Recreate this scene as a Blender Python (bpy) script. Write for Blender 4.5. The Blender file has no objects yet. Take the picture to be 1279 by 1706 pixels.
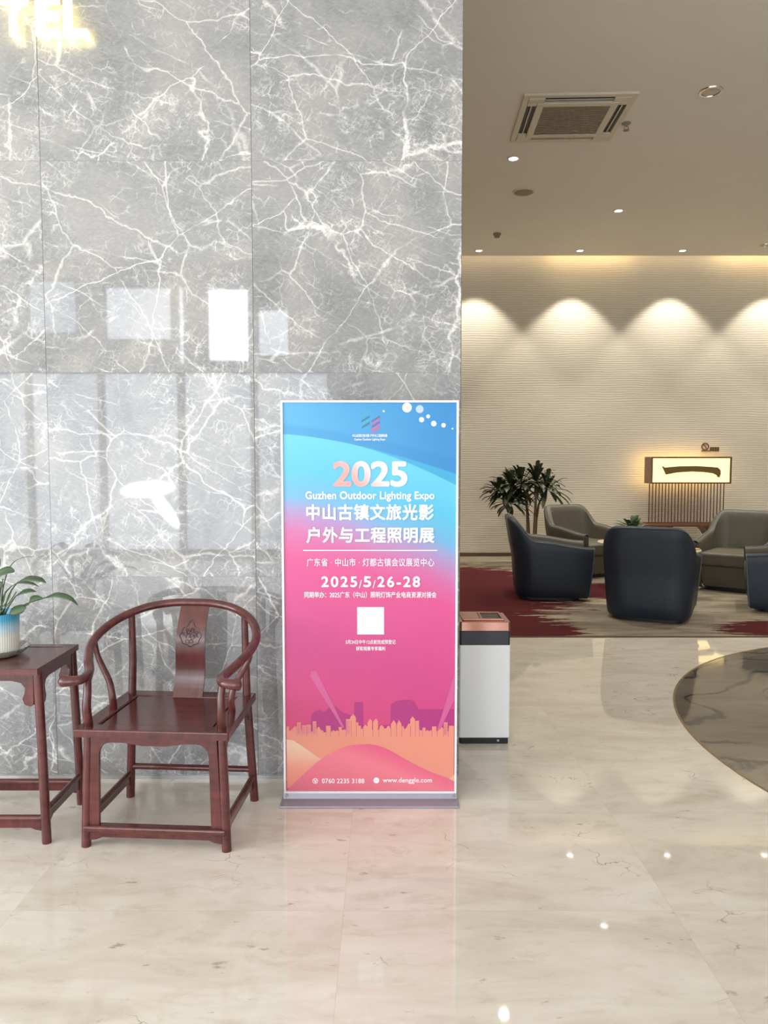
import bpy, bmesh, math, random
from mathutils import Vector, Matrix, Quaternion

# ------------------------------------------------------------------ camera, light, exposure
scene = bpy.context.scene
COL = scene.collection
PI = math.pi
random.seed(7)

cam_data = bpy.data.cameras.new('camera')
cam = bpy.data.objects.new('camera', cam_data); COL.objects.link(cam)
cam_data.sensor_fit = 'VERTICAL'; cam_data.sensor_height = 36.0
cam_data.lens = 36.0 * 1280.0 / 1706.0
cam_data.clip_start = 0.05
cam.location = (0, 0, 1.5)
cam.rotation_euler = (PI / 2 - math.atan(86 / 1280), 0, 0)
scene.camera = cam

scene.view_settings.view_transform = 'Standard'
scene.view_settings.look = 'None'
scene.view_settings.gamma = 1.0
scene.view_settings.use_curve_mapping = False
scene.view_settings.exposure = 0.0

world = bpy.data.worlds.new('sky'); scene.world = world
world.use_nodes = True
world.node_tree.nodes['Background'].inputs['Color'].default_value = (0.75, 0.87, 1.0, 1)
world.node_tree.nodes['Background'].inputs['Strength'].default_value = 1.5


def area(name, loc, rot, sx, sy, radiance, col=(1, 1, 1), spread=PI):
    d = bpy.data.lights.new(name, 'AREA'); d.shape = 'RECTANGLE'
    d.size = sx; d.size_y = sy; d.energy = radiance * PI * sx * sy; d.color = col; d.spread = spread
    o = bpy.data.objects.new(name, d); COL.objects.link(o)
    o.location = loc; o.rotation_euler = rot
    return o


CEIL = 4.55
FY = -5.0                    # street facade behind the camera
# daylight through the facade openings, plus invented fill openings on the right (x0, x1, z0, z1, radiance)
UPPER = [(-5.55, -4.75, 3.45, 4.30, 3.0), (-4.35, -3.28, 3.35, 4.20, 5.0), (-3.20, -3.11, 3.0, 4.20, 8.0),
         (-2.76, -2.08, 3.02, 4.18, 13.0), (-1.98, -1.46, 3.10, 3.86, 6.0)]
LOWER = [(-6.9, -5.58, 0.06, 2.88, 3.2), (-5.54, -4.44, 0.06, 2.88, 3.5), (-4.40, -3.20, 0.06, 2.88, 3.8), (-3.15, -2.06, 0.06, 2.88, 3.5), (-2.00, -0.86, 0.06, 2.88, 3.1),
         (-0.72, 0.45, 0.1, 2.4, 2.0), (1.6, 3.4, 0.12, 3.9, 2.4), (3.55, 5.3, 0.12, 3.9, 1.3), (5.45, 7.2, 0.12, 3.9, 1.3)]  # last three openings are added fill, out of the marble's reflection
for (x0, x1, z0, z1, r) in UPPER + LOWER:
    area('daylight_and_fill', ((x0 + x1) / 2, FY - 0.16, (z0 + z1) / 2), (PI / 2, 0, 0), x1 - x0, z1 - z0, r, (0.92, 0.96, 1.0))
for (x, z, sx, sz, tilt) in ((-3.76, 1.04, 0.88, 0.26, -0.08), (-3.50, 0.74, 0.80, 0.20, 0.95)):     # lamp ellipses added so the marble mirrors a sunlit gleam
    area('gleam_lamp', (x, FY - 0.15, z), (PI / 2, tilt, 0), sx, sz, 9.0).data.shape = 'ELLIPSE'
SIDE_FILL = [(-4.3, -2.5), (-2.3, -0.5), (-0.3, 1.5)]  # invented left-wall openings, lit to add diffuse fill
for (y0, y1) in SIDE_FILL:
    area('side_fill', (-7.16, (y0 + y1) / 2, 2.05), (PI / 2, 0, -PI / 2), y1 - y0, 3.7, 7.0, (0.95, 0.98, 1.0))

# ------------------------------------------------------------------ helpers


def S(r, g, b):
    f = lambda c: (c / 255) / 12.92 if c / 255 <= 0.04045 else ((c / 255 + 0.055) / 1.055) ** 2.4
    return (f(r), f(g), f(b), 1.0)


class NT:
    def __init__(s, name):
        s.mat = bpy.data.materials.new(name); s.mat.use_nodes = True
        s.t = s.mat.node_tree; s.b = s.t.nodes['Principled BSDF']
        s.co = s.n('ShaderNodeTexCoord')

    def n(s, typ, ins=None, **props):
        nd = s.t.nodes.new(typ)
        for k, v in props.items(): setattr(nd, k, v)
        for k, v in (ins or {}).items(): s.set(nd.inputs[k], v)
        return nd

    def set(s, sock, v):
        if isinstance(v, bpy.types.NodeSocket): s.t.links.new(v, sock)
        elif v is not None: sock.default_value = v

    def m(s, op, a, b=None, c=None, clamp=False):
        nd = s.n('ShaderNodeMath', operation=op, use_clamp=clamp)
        for i, v in enumerate((a, b, c)): s.set(nd.inputs[i], v)
        return nd.outputs[0]

    def vm(s, op, a, b=None):
        nd = s.n('ShaderNodeVectorMath', operation=op)
        s.set(nd.inputs[0], a)
        if op == 'SCALE': s.set(nd.inputs['Scale'], b)
        else: s.set(nd.inputs[1], b)
        return nd.outputs[0]

    def xyz(s, v):
        nd = s.n('ShaderNodeSeparateXYZ', {0: v}); return nd.outputs[0], nd.outputs[1], nd.outputs[2]

    def comb(s, x, y, z): return s.n('ShaderNodeCombineXYZ', {0: x, 1: y, 2: z}).outputs[0]

    def noise(s, v, scale, detail=3, rough=0.5, dist=0.0):
        nd = s.n('ShaderNodeTexNoise', {'Vector': v, 'Scale': scale, 'Detail': detail, 'Roughness': rough, 'Distortion': dist})
        return nd.outputs[0], nd.outputs[1]

    def vor(s, v, scale, feature='DISTANCE_TO_EDGE', rnd=1.0):
        nd = s.n('ShaderNodeTexVoronoi', {'Vector': v, 'Scale': scale, 'Randomness': rnd}, feature=feature)
        return nd.outputs['Distance']

    def step(s, v, a, b, lo=0.0, hi=1.0):
        nd = s.n('ShaderNodeMapRange', {0: v, 1: a, 2: b, 3: lo, 4: hi}, interpolation_type='SMOOTHSTEP')
        return nd.outputs[0]

    def mix(s, f, a, b, blend='MIX'):
        nd = s.n('ShaderNodeMix', data_type='RGBA', blend_type=blend)
        s.set(nd.inputs[0], f); s.set(nd.inputs[6], a); s.set(nd.inputs[7], b)
        return nd.outputs[2]

    def ramp(s, f, stops, interp='LINEAR'):
        nd = s.n('ShaderNodeValToRGB', {0: f}); cr = nd.color_ramp; cr.interpolation = interp
        while len(cr.elements) < len(stops): cr.elements.new(0.5)
        for e, (p, c) in zip(cr.elements, stops): e.position = p; e.color = c
        return nd.outputs[0]

    def bump(s, h, strength, dist=0.01):
        nd = s.n('ShaderNodeBump', {'Strength': strength, 'Distance': dist, 'Height': h})
        s.t.links.new(nd.outputs[0], s.b.inputs['Normal'])

    def fin(s, col, rough=0.5, metal=0.0, **kw):
        s.set(s.b.inputs['Base Color'], col); s.set(s.b.inputs['Roughness'], rough); s.set(s.b.inputs['Metallic'], metal)
        for k, v in kw.items(): s.set(s.b.inputs[k.replace('_', ' ')], v)
        return s.mat


def simple(name, col, rough=0.5, metal=0.0, vary=0.10, scale=14.0, bump=0.0, bscale=120.0, **kw):
    t = NT(name); f, _ = t.noise(t.co.outputs['Object'], scale, 3)
    dark = tuple(c * (1 - vary) for c in col[:3]) + (1,); lite = tuple(min(1, c * (1 + vary)) for c in col[:3]) + (1,)
    if bump:
        g, _ = t.noise(t.co.outputs['Object'], bscale, 4); t.bump(g, bump, 0.004)
    return t.fin(t.mix(f, dark, lite), rough, metal, **kw)


def glow(name, col, strength):
    t = NT(name)
    t.set(t.b.inputs['Emission Color'], col); t.b.inputs['Emission Strength'].default_value = strength
    return t.fin(col, 0.5)


class MB:
    """collects shapes; build() links them as one mesh object"""

    def __init__(s): s.v = []; s.f = []; s.uv = None

    def add(s, vs, fs):
        o = len(s.v); s.v += [tuple(v) for v in vs]; s.f += [tuple(i + o for i in f) for f in fs]; return s

    def box(s, x0, x1, y0, y1, z0, z1, rot=None):
        vs = [Vector((x, y, z)) for z in (z0, z1) for y in (y0, y1) for x in (x0, x1)]
        if rot is not None: vs = [rot @ v for v in vs]
        return s.add(vs, [(0, 2, 3, 1), (4, 5, 7, 6), (0, 1, 5, 4), (2, 6, 7, 3), (0, 4, 6, 2), (1, 3, 7, 5)])

    def grid(s, rows, closed=False, cap=False):
        n = len(rows[0]); vs = [p for r in rows for p in r]; fs = []
        for i in range(len(rows) - 1):
            for j in range(n if closed else n - 1):
                a = i * n + j; b = i * n + (j + 1) % n
                fs.append((a, b, b + n, a + n))
        if cap:
            fs.append(tuple(range(n - 1, -1, -1))); fs.append(tuple(range((len(rows) - 1) * n, len(rows) * n)))
        return s.add(vs, fs)

    def tube(s, pts, r, seg=14, flat=1.0, up=None):
        pts = [Vector(p) for p in pts]; n = len(pts)
        rs = r if isinstance(r, (list, tuple)) else [r] * n
        tan = [(pts[min(i + 1, n - 1)] - pts[max(i - 1, 0)]).normalized() for i in range(n)]
        nrm = Vector(up) if up else (Vector((0, 0, 1)) if abs(tan[0].z) < 0.9 else Vector((1, 0, 0)))
        rows = []
        for i in range(n):
            nrm = (nrm - tan[i] * nrm.dot(tan[i])).normalized(); bi = tan[i].cross(nrm)
            rows.append([pts[i] + (nrm * math.cos(a) * flat + bi * math.sin(a)) * rs[i] for a in [2 * PI * k / seg for k in range(seg)]])
        return s.grid(rows, True, True)

    def lathe(s, prof, c=(0, 0, 0), seg=32, cap=True):
        rows = [[(c[0] + r * math.cos(a), c[1] + r * math.sin(a), c[2] + z) for a in [2 * PI * k / seg for k in range(seg)]] for r, z in prof]
        return s.grid(rows, True, cap)

    def prism(s, poly, fn, d0, d1):
        """poly of (a,b) swept between depths d0 and d1; fn(a,b,d)->xyz"""
        n = len(poly)
        vs = [fn(a, b, d0) for a, b in poly] + [fn(a, b, d1) for a, b in poly]
        fs = [tuple(range(n - 1, -1, -1)), tuple(range(n, 2 * n))] + [(i, (i + 1) % n, (i + 1) % n + n, i + n) for i in range(n)]
        return s.add(vs, fs)

    def build(s, name, mat, parent=None, smooth=38, bevel=0.0, seg=2, kind=None):
        me = bpy.data.meshes.new(name); me.from_pydata(s.v, [], s.f); me.materials.append(mat)
        bm = bmesh.new(); bm.from_mesh(me); bmesh.ops.recalc_face_normals(bm, faces=bm.faces); bm.to_mesh(me); bm.free()
        if smooth:
            me.polygons.foreach_set('use_smooth', [True] * len(me.polygons)); me.set_sharp_from_angle(angle=math.radians(smooth))
        o = bpy.data.objects.new(name, me); COL.objects.link(o)
        if parent is not None: o.parent = parent
        if bevel:
            b = o.modifiers.new('bevel', 'BEVEL'); b.width = bevel; b.segments = seg; b.limit_method = 'ANGLE'; b.angle_limit = math.radians(40)
            b.harden_normals = False
        if kind: o['kind'] = kind
        return o


def thing(name, label, cat, loc=(0, 0, 0), rz=0.0, group=None):
    o = bpy.data.objects.new(name, None); COL.objects.link(o); o.empty_display_size = 0.1
    o.location = loc; o.rotation_euler = (0, 0, rz)
    return tag(o, label, cat, group)


def tag(o, label, cat, group=None):
    o['label'] = label; o['category'] = cat
    if group: o['group'] = group
    return o


def copy_tree(o, parent=None):
    c = o.copy(); COL.objects.link(c)
    if parent is not None: c.parent = parent; c.matrix_parent_inverse = o.matrix_parent_inverse.copy()
    for ch in list(o.children): copy_tree(ch, c)
    return c


def spline(pts, n):
    """Catmull-Rom through pts, n samples"""
    P = [Vector(p) for p in pts]; P = [2 * P[0] - P[1]] + P + [2 * P[-1] - P[-2]]
    out = []; m = len(P) - 3
    for k in range(n):
        t = k / (n - 1) * m; i = min(int(t), m - 1); u = t - i
        a, b, c, d = P[i:i + 4]
        out.append(0.5 * ((2 * b) + (c - a) * u + (2 * a - 5 * b + 4 * c - d) * u * u + (3 * b - a - 3 * c + d) * u ** 3))
    return out


def text_mesh(name, body, mat, parent, x, z, w, h, y, bold=0.0, spacing=1.0, depth=0.0004):
    """lettering facing -Y whose ink box is w x h, centred at x, z"""
    cu = bpy.data.curves.new(name, 'FONT'); cu.body = body; cu.size = 1.0; cu.space_character = spacing
    tmp = bpy.data.objects.new(name, cu); COL.objects.link(tmp)
    dg = bpy.context.evaluated_depsgraph_get(); dg.update()
    me = bpy.data.meshes.new_from_object(tmp.evaluated_get(dg))
    COL.objects.unlink(tmp); bpy.data.objects.remove(tmp)
    if bold:                                  # heavier strokes: the glyph laid over itself, shifted by a hair
        src = [v.co.copy() for v in me.vertices]; fc = [tuple(p.vertices) for p in me.polygons]; n = len(src); vs = []; fs = []
        for k, (dx, dy) in enumerate([(0, 0)] + [(math.cos(a * PI / 4), math.sin(a * PI / 4)) for a in range(8)]):
            vs += [v + Vector((dx * bold, dy * bold, k * 0.001)) for v in src]; fs += [tuple(i + k * n for i in f) for f in fc]
        bpy.data.meshes.remove(me); me = bpy.data.meshes.new(name); me.from_pydata(vs, [], fs)
    xs = [v.co.x for v in me.vertices]; ys = [v.co.y for v in me.vertices]
    cx = (min(xs) + max(xs)) / 2; cy = (min(ys) + max(ys)) / 2
    sx = w / (max(xs) - min(xs)); sz = h / (max(ys) - min(ys))
    for v in me.vertices: v.co = Vector((x + (v.co.x - cx) * sx, y - v.co.z * 0.03, z + (v.co.y - cy) * sz))
    me.name = name; me.materials.clear(); me.materials.append(mat)
    o = bpy.data.objects.new(name, me); COL.objects.link(o); o.parent = parent
    if depth > 0.002:
        so = o.modifiers.new('thickness', 'SOLIDIFY'); so.thickness = depth; so.offset = 0
    return o


# ------------------------------------------------------------------ materials
def make_wall_marble():
    t = NT('grey_veined_marble'); x, y, z = t.xyz(t.co.outputs['Object'])
    gx = t.m('DIVIDE', t.m('SUBTRACT', x, 0.352), 0.9455); gz = t.m('DIVIDE', t.m('SUBTRACT', z, 0.0235), 0.938)
    ix = t.m('FLOOR', gx); iz = t.m('FLOOR', gz)
    wn = t.n('ShaderNodeTexWhiteNoise', {'Vector': t.comb(ix, iz, 3.7)}, noise_dimensions='3D')
    P = t.vm('ADD', t.comb(x, z, y), t.vm('SCALE', wn.outputs['Color'], 31.0))
    _, c1 = t.noise(P, 1.3, 5, 0.55); _, c2 = t.noise(P, 7.0, 5, 0.6)
    half = (0.5, 0.5, 0.5)
    _, c3 = t.noise(P, 24.0, 4, 0.6)
    warp = lambda w1, w2, w3: t.vm('ADD', t.vm('ADD', t.vm('ADD', P, t.vm('SCALE', t.vm('SUBTRACT', c1, half), w1)), t.vm('SCALE', t.vm('SUBTRACT', c2, half), w2)), t.vm('SCALE', t.vm('SUBTRACT', c3, half), w3))
    Q = warp(0.30, 0.034, 0.014); Q3 = warp(0.26, 0.07, 0.022)
    cl, _ = t.noise(P, 2.1, 4, 0.6); cl2, _ = t.noise(P, 3.3, 3, 0.5, 0.6); fine, _ = t.noise(P, 55.0, 6, 0.8); brk, _ = t.noise(P, 6.0, 4, 0.6); br2, _ = t.noise(t.vm('ADD', P, (4.0, 4.0, 9.0)), 15.0, 3, 0.6)
    # stretched coordinates: long slanting veins
    R = t.n('ShaderNodeVectorRotate', {'Vector': Q, 'Angle': 0.75}, rotation_type='Z_AXIS').outputs[0]
    R = t.vm('MULTIPLY', R, (1.0, 0.55, 1.0))
    d1 = t.vor(R, 1.9); w1 = t.step(cl, 0.35, 0.75, 0.004, 0.017)
    l1 = t.m('MULTIPLY', t.m('SUBTRACT', 1.0, t.step(t.m('DIVIDE', d1, w1), 0.1, 1.0)), t.step(brk, 0.36, 0.55, 0.15, 1.0))
    halo = t.m('SUBTRACT', 1.0, t.step(d1, 0.0, 0.12))
    feather = t.m('MULTIPLY', t.m('MULTIPLY', halo, t.step(fine, 0.44, 0.66)), t.step(cl, 0.45, 0.70))
    R2 = t.n('ShaderNodeVectorRotate', {'Vector': t.vm('ADD', Q, (5.3, 1.7, 0.2)), 'Angle': -0.9}, rotation_type='Z_AXIS').outputs[0]
    d2 = t.vor(t.vm('MULTIPLY', R2, (1.0, 0.6, 1.0)), 3.4)
    l2 = t.m('MULTIPLY', t.m('SUBTRACT', 1.0, t.step(d2, 0.001, 0.015)), t.step(cl2, 0.36, 0.54))
    d3 = t.vor(t.vm('ADD', Q3, (2.1, 9.2, 1.0)), 7.5)
    l3 = t.m('MULTIPLY', t.m('SUBTRACT', 1.0, t.step(d3, 0.0, 0.030)), t.m('MULTIPLY', t.step(cl, 0.40, 0.58), t.step(br2, 0.42, 0.56)))
    d4 = t.vor(t.vm('ADD', Q3, (7.0, 3.0, 2.0)), 15.0)
    l4 = t.m('MULTIPLY', t.m('SUBTRACT', 1.0, t.step(d4, 0.0, 0.055)), t.m('MULTIPLY', t.step(brk, 0.40, 0.60), t.step(br2, 0.44, 0.58)))
    d5 = t.vor(t.vm('ADD', Q3, (1.0, 8.0, 4.0)), 32.0)
    l5 = t.m('MULTIPLY', t.m('SUBTRACT', 1.0, t.step(d5, 0.0, 0.11)), t.m('MULTIPLY', t.step(cl, 0.42, 0.60), t.step(br2, 0.46, 0.60)))
    R4 = t.n('ShaderNodeVectorRotate', {'Vector': t.vm('ADD', warp(0.16, 0.03, 0.012), (3.0, 6.0, 8.0)), 'Angle': 0.35}, rotation_type='Z_AXIS').outputs[0]
    d6 = t.vor(t.vm('MULTIPLY', R4, (0.5, 1.6, 1.0)), 3.0)
    l6 = t.m('MULTIPLY', t.m('SUBTRACT', 1.0, t.step(d6, 0.001, 0.020)), t.step(brk, 0.42, 0.60))
    v = t.m('ADD', t.m('MULTIPLY', l1, 0.70), t.m('MULTIPLY', feather, 0.36))
    for q, w in ((l2, 0.56), (l3, 0.46), (l4, 0.38), (l5, 0.32), (l6, 0.5)): v = t.m('ADD', v, t.m('MULTIPLY', q, w))
    v = t.m('MULTIPLY', v, t.step(fine, 0.25, 0.6, 0.4, 1.0), clamp=True)
    base = t.ramp(cl2, [(0.25, S(122, 123, 127)), (0.5, S(144, 144, 146)), (0.72, S(162, 159, 157))])
    grain, _ = t.noise(t.vm('MULTIPLY', P, (1.0, 2.5, 1.0)), 40.0, 6, 0.75)
    sc1 = t.n('ShaderNodeVectorRotate', {'Vector': warp(0.1, 0.02, 0.0), 'Angle': 0.5}, rotation_type='Z_AXIS').outputs[0]; g1, _ = t.noise(t.vm('MULTIPLY', sc1, (1.0, 7.0, 1.0)), 16.0, 6, 0.8)
    sc2 = t.n('ShaderNodeVectorRotate', {'Vector': warp(0.1, 0.02, 0.0), 'Angle': -1.0}, rotation_type='Z_AXIS').outputs[0]; g2, _ = t.noise(t.vm('MULTIPLY', sc2, (1.0, 7.0, 1.0)), 16.0, 6, 0.8)
    scr = t.m('MULTIPLY', t.step(t.m('MAXIMUM', g1, g2), 0.53, 0.72), t.step(cl, 0.36, 0.62, 0.2, 0.9))
    base = t.mix(scr, base, S(214, 212, 209))
    base = t.mix(t.step(grain, 0.38, 0.68, 0.0, 0.34), base, S(180, 179, 178))
    col = t.mix(v, base, S(240, 237, 233))
    # joints between slabs
    fx = t.m('ABSOLUTE', t.m('SUBTRACT', t.m('FRACT', t.m('ADD', gx, 0.5)), 0.5)); fz = t.m('ABSOLUTE', t.m('SUBTRACT', t.m('FRACT', t.m('ADD', gz, 0.5)), 0.5))
    jx = t.m('LESS_THAN', fx, 0.0019); jz = t.m('LESS_THAN', fz, 0.0011)
    col = t.mix(t.m('MAXIMUM', t.m('MULTIPLY', jx, 0.7), t.m('MULTIPLY', jz, 0.35)), col, S(84, 82, 80))
    return t.fin(col, 0.035, 0, Coat_Weight=0.35, Coat_Roughness=0.02)


def make_floor_marble():
    t = NT('cream_polished_marble'); x, y, z = t.xyz(t.co.outputs['Object'])
    gx = t.m('DIVIDE', t.m('SUBTRACT', x, 0.965), 1.10); gy = t.m('DIVIDE', t.m('SUBTRACT', y, 3.90), 0.715)
    wn = t.n('ShaderNodeTexWhiteNoise', {'Vector': t.comb(t.m('FLOOR', gx), t.m('FLOOR', gy), 1.3)}, noise_dimensions='3D')
    P = t.vm('ADD', t.co.outputs['Object'], t.vm('SCALE', wn.outputs['Color'], 17.0))
    st = t.vm('MULTIPLY', P, (1.0, 2.6, 1.0))
    a, _ = t.noise(st, 1.7, 5, 0.6, 0.8); b, _ = t.noise(st, 6.0, 6, 0.7, 0.5); c, _ = t.noise(st, 24.0, 5, 0.7)
    col = t.ramp(a, [(0.3, S(216, 206, 192)), (0.5, S(230, 222, 210)), (0.7, S(239, 233, 224))])
    col = t.mix(t.step(b, 0.5, 0.72, 0.0, 0.55), col, S(203, 192, 175))
    col = t.mix(t.step(c, 0.56, 0.75, 0.0, 0.25), col, S(240, 233, 222))
    # brown flecks and hair cracks
    _, wc = t.noise(P, 5.0, 4); Q = t.vm('ADD', P, t.vm('SCALE', t.vm('SUBTRACT', wc, (0.5, 0.5, 0.5)), 0.35))
    d = t.vor(t.vm('MULTIPLY', Q, (1.0, 1.9, 1.0)), 3.4); msk, _ = t.noise(P, 3.6, 3)
    crack = t.m('MULTIPLY', t.m('SUBTRACT', 1.0, t.step(d, 0.0, 0.014)), t.step(msk, 0.56, 0.68))
    col = t.mix(t.m('MULTIPLY', crack, 0.7), col, S(138, 116, 90))
    k, _ = t.noise(t.vm('MULTIPLY', P, (1.0, 2.2, 1.0)), 9.0, 4, 0.62)
    col = t.mix(t.step(k, 0.655, 0.73, 0.0, 0.6), col, S(150, 132, 106))
    fx = t.m('ABSOLUTE', t.m('SUBTRACT', t.m('FRACT', t.m('ADD', gx, 0.5)), 0.5)); fy = t.m('ABSOLUTE', t.m('SUBTRACT', t.m('FRACT', t.m('ADD', gy, 0.5)), 0.5))
    j = t.m('MAXIMUM', t.m('LESS_THAN', fx, 0.0011), t.m('LESS_THAN', fy, 0.0018))
    col = t.mix(t.m('MULTIPLY', j, 0.22), col, S(170, 155, 130))
    return t.fin(col, 0.035, 0)


def make_inlay_marble():
    t = NT('dark_wavy_marble'); P = t.co.outputs['Object']
    st = t.vm('MULTIPLY', P, (0.55, 1.5, 1.0)); a, _ = t.noise(st, 1.6, 5, 0.55, 0.6); b, _ = t.noise(st, 7.0, 5, 0.65)
    col = t.ramp(a, [(0.3, S(98, 91, 79)), (0.55, S(122, 113, 98)), (0.75, S(138, 128, 109))])
    col = t.mix(t.step(b, 0.5, 0.75, 0, 0.35), col, S(70, 67, 62))
    x, y, z = t.xyz(P); n1, _ = t.noise(P, 0.75, 2, 0.5, 0.4); n2, _ = t.noise(P, 3.0, 4, 0.6)
    ph = t.m('ADD', t.m('ADD', t.m('MULTIPLY', y, 1.9), t.m('MULTIPLY', n1, 7.0)), t.m('MULTIPLY', n2, 0.8)); w = t.m('FRACT', ph)
    msk, _ = t.noise(st, 1.1, 2)
    ln = t.m('MULTIPLY', t.m('SUBTRACT', 1.0, t.step(t.m('ABSOLUTE', t.m('SUBTRACT', w, 0.5)), 0.01, 0.11)), t.step(msk, 0.32, 0.46))
    col = t.mix(t.m('MULTIPLY', ln, 0.85), col, S(40, 41, 44))
    return t.fin(col, 0.07)


def make_wallpaper():
    t = NT('beige_ribbed_wallcovering'); P = t.co.outputs['Object']; x, y, z = t.xyz(P)
    n1, _ = t.noise(t.vm('MULTIPLY', P, (1.0, 1.0, 3.0)), 1.2, 4, 0.6)
    ph = t.m('ADD', t.m('MULTIPLY', z, 185.0), t.m('MULTIPLY', n1, 14.0))
    h = t.m('SINE', ph); n2, _ = t.noise(t.vm('MULTIPLY', P, (2.0, 1.0, 30.0)), 3.0, 4)
    hh = t.m('ADD', t.m('MULTIPLY', h, 0.5), t.m('MULTIPLY', n2, 1.6)); t.bump(hh, 0.17, 0.010)
    col = t.mix(n2, S(208, 200, 184), S(222, 215, 201))
    return t.fin(col, 0.75)


def make_carpet():
    t = NT('beige_carpet_with_crimson_brushstrokes'); P = t.co.outputs['Object']; x, y, z = t.xyz(P)
    st = t.vm('MULTIPLY', P, (0.7, 2.2, 1.0))
    a, _ = t.noise(st, 1.5, 5, 0.6, 0.7); b, _ = t.noise(t.vm('MULTIPLY', P, (1.0, 6.0, 1.0)), 2.2, 6, 0.7); pile, _ = t.noise(P, 220.0, 2)
    col = t.ramp(a, [(0.28, S(118, 109, 96)), (0.5, S(152, 142, 126)), (0.72, S(184, 174, 156))])
    col = t.mix(t.step(b, 0.5, 0.68, 0, 0.45), col, S(104, 94, 80))
    # brushed crimson patches: soft ellipses on the floor plane, torn by stretched noise
    tear = t.m('MULTIPLY', t.m('SUBTRACT', b, 0.5), 1.5)

    def patch(cx, cy, rx, ry):
        u = t.m('DIVIDE', t.m('SUBTRACT', x, cx), rx); v = t.m('DIVIDE', t.m('SUBTRACT', y, cy), ry)
        return t.m('ADD', t.m('SUBTRACT', 1.0, t.m('SQRT', t.m('ADD', t.m('MULTIPLY', u, u), t.m('MULTIPLY', v, v)))), tear)
    ps = [patch(0.7, 8.9, 1.55, 2.1), patch(1.0, 6.6, 0.75, 0.95), patch(2.45, 8.75, 1.0, 0.55), patch(3.75, 6.68, 0.85, 0.40),
          patch(5.6, 9.6, 1.2, 0.8), patch(-1.5, 7.2, 1.3, 0.7), patch(6.3, 7.1, 0.9, 0.5)]
    s_ = ps[0]
    for p in ps[1:]: s_ = t.m('MAXIMUM', s_, p)
    red = t.mix(a, S(72, 23, 27), S(92, 36, 38))
    col = t.mix(t.step(s_, 0.02, 0.10), col, red)
    t.bump(pile, 0.4, 0.004)
    return t.fin(col, 0.95, 0, Specular_IOR_Level=0.15)


def make_wood(name, dark, lite, rough=0.22):
    t = NT(name); P = t.co.outputs['Object']
    a, _ = t.noise(t.vm('MULTIPLY', P, (14.0, 14.0, 1.6)), 2.4, 5, 0.6, 0.5); b, _ = t.noise(t.vm('MULTIPLY', P, (1.6, 14.0, 14.0)), 2.0, 5, 0.6)
    f = t.m('MULTIPLY', t.m('ADD', a, b), 0.5)
    return t.fin(t.ramp(f, [(0.32, dark), (0.68, lite)]), rough, 0, Coat_Weight=0.25, Coat_Roughness=0.12)


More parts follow.
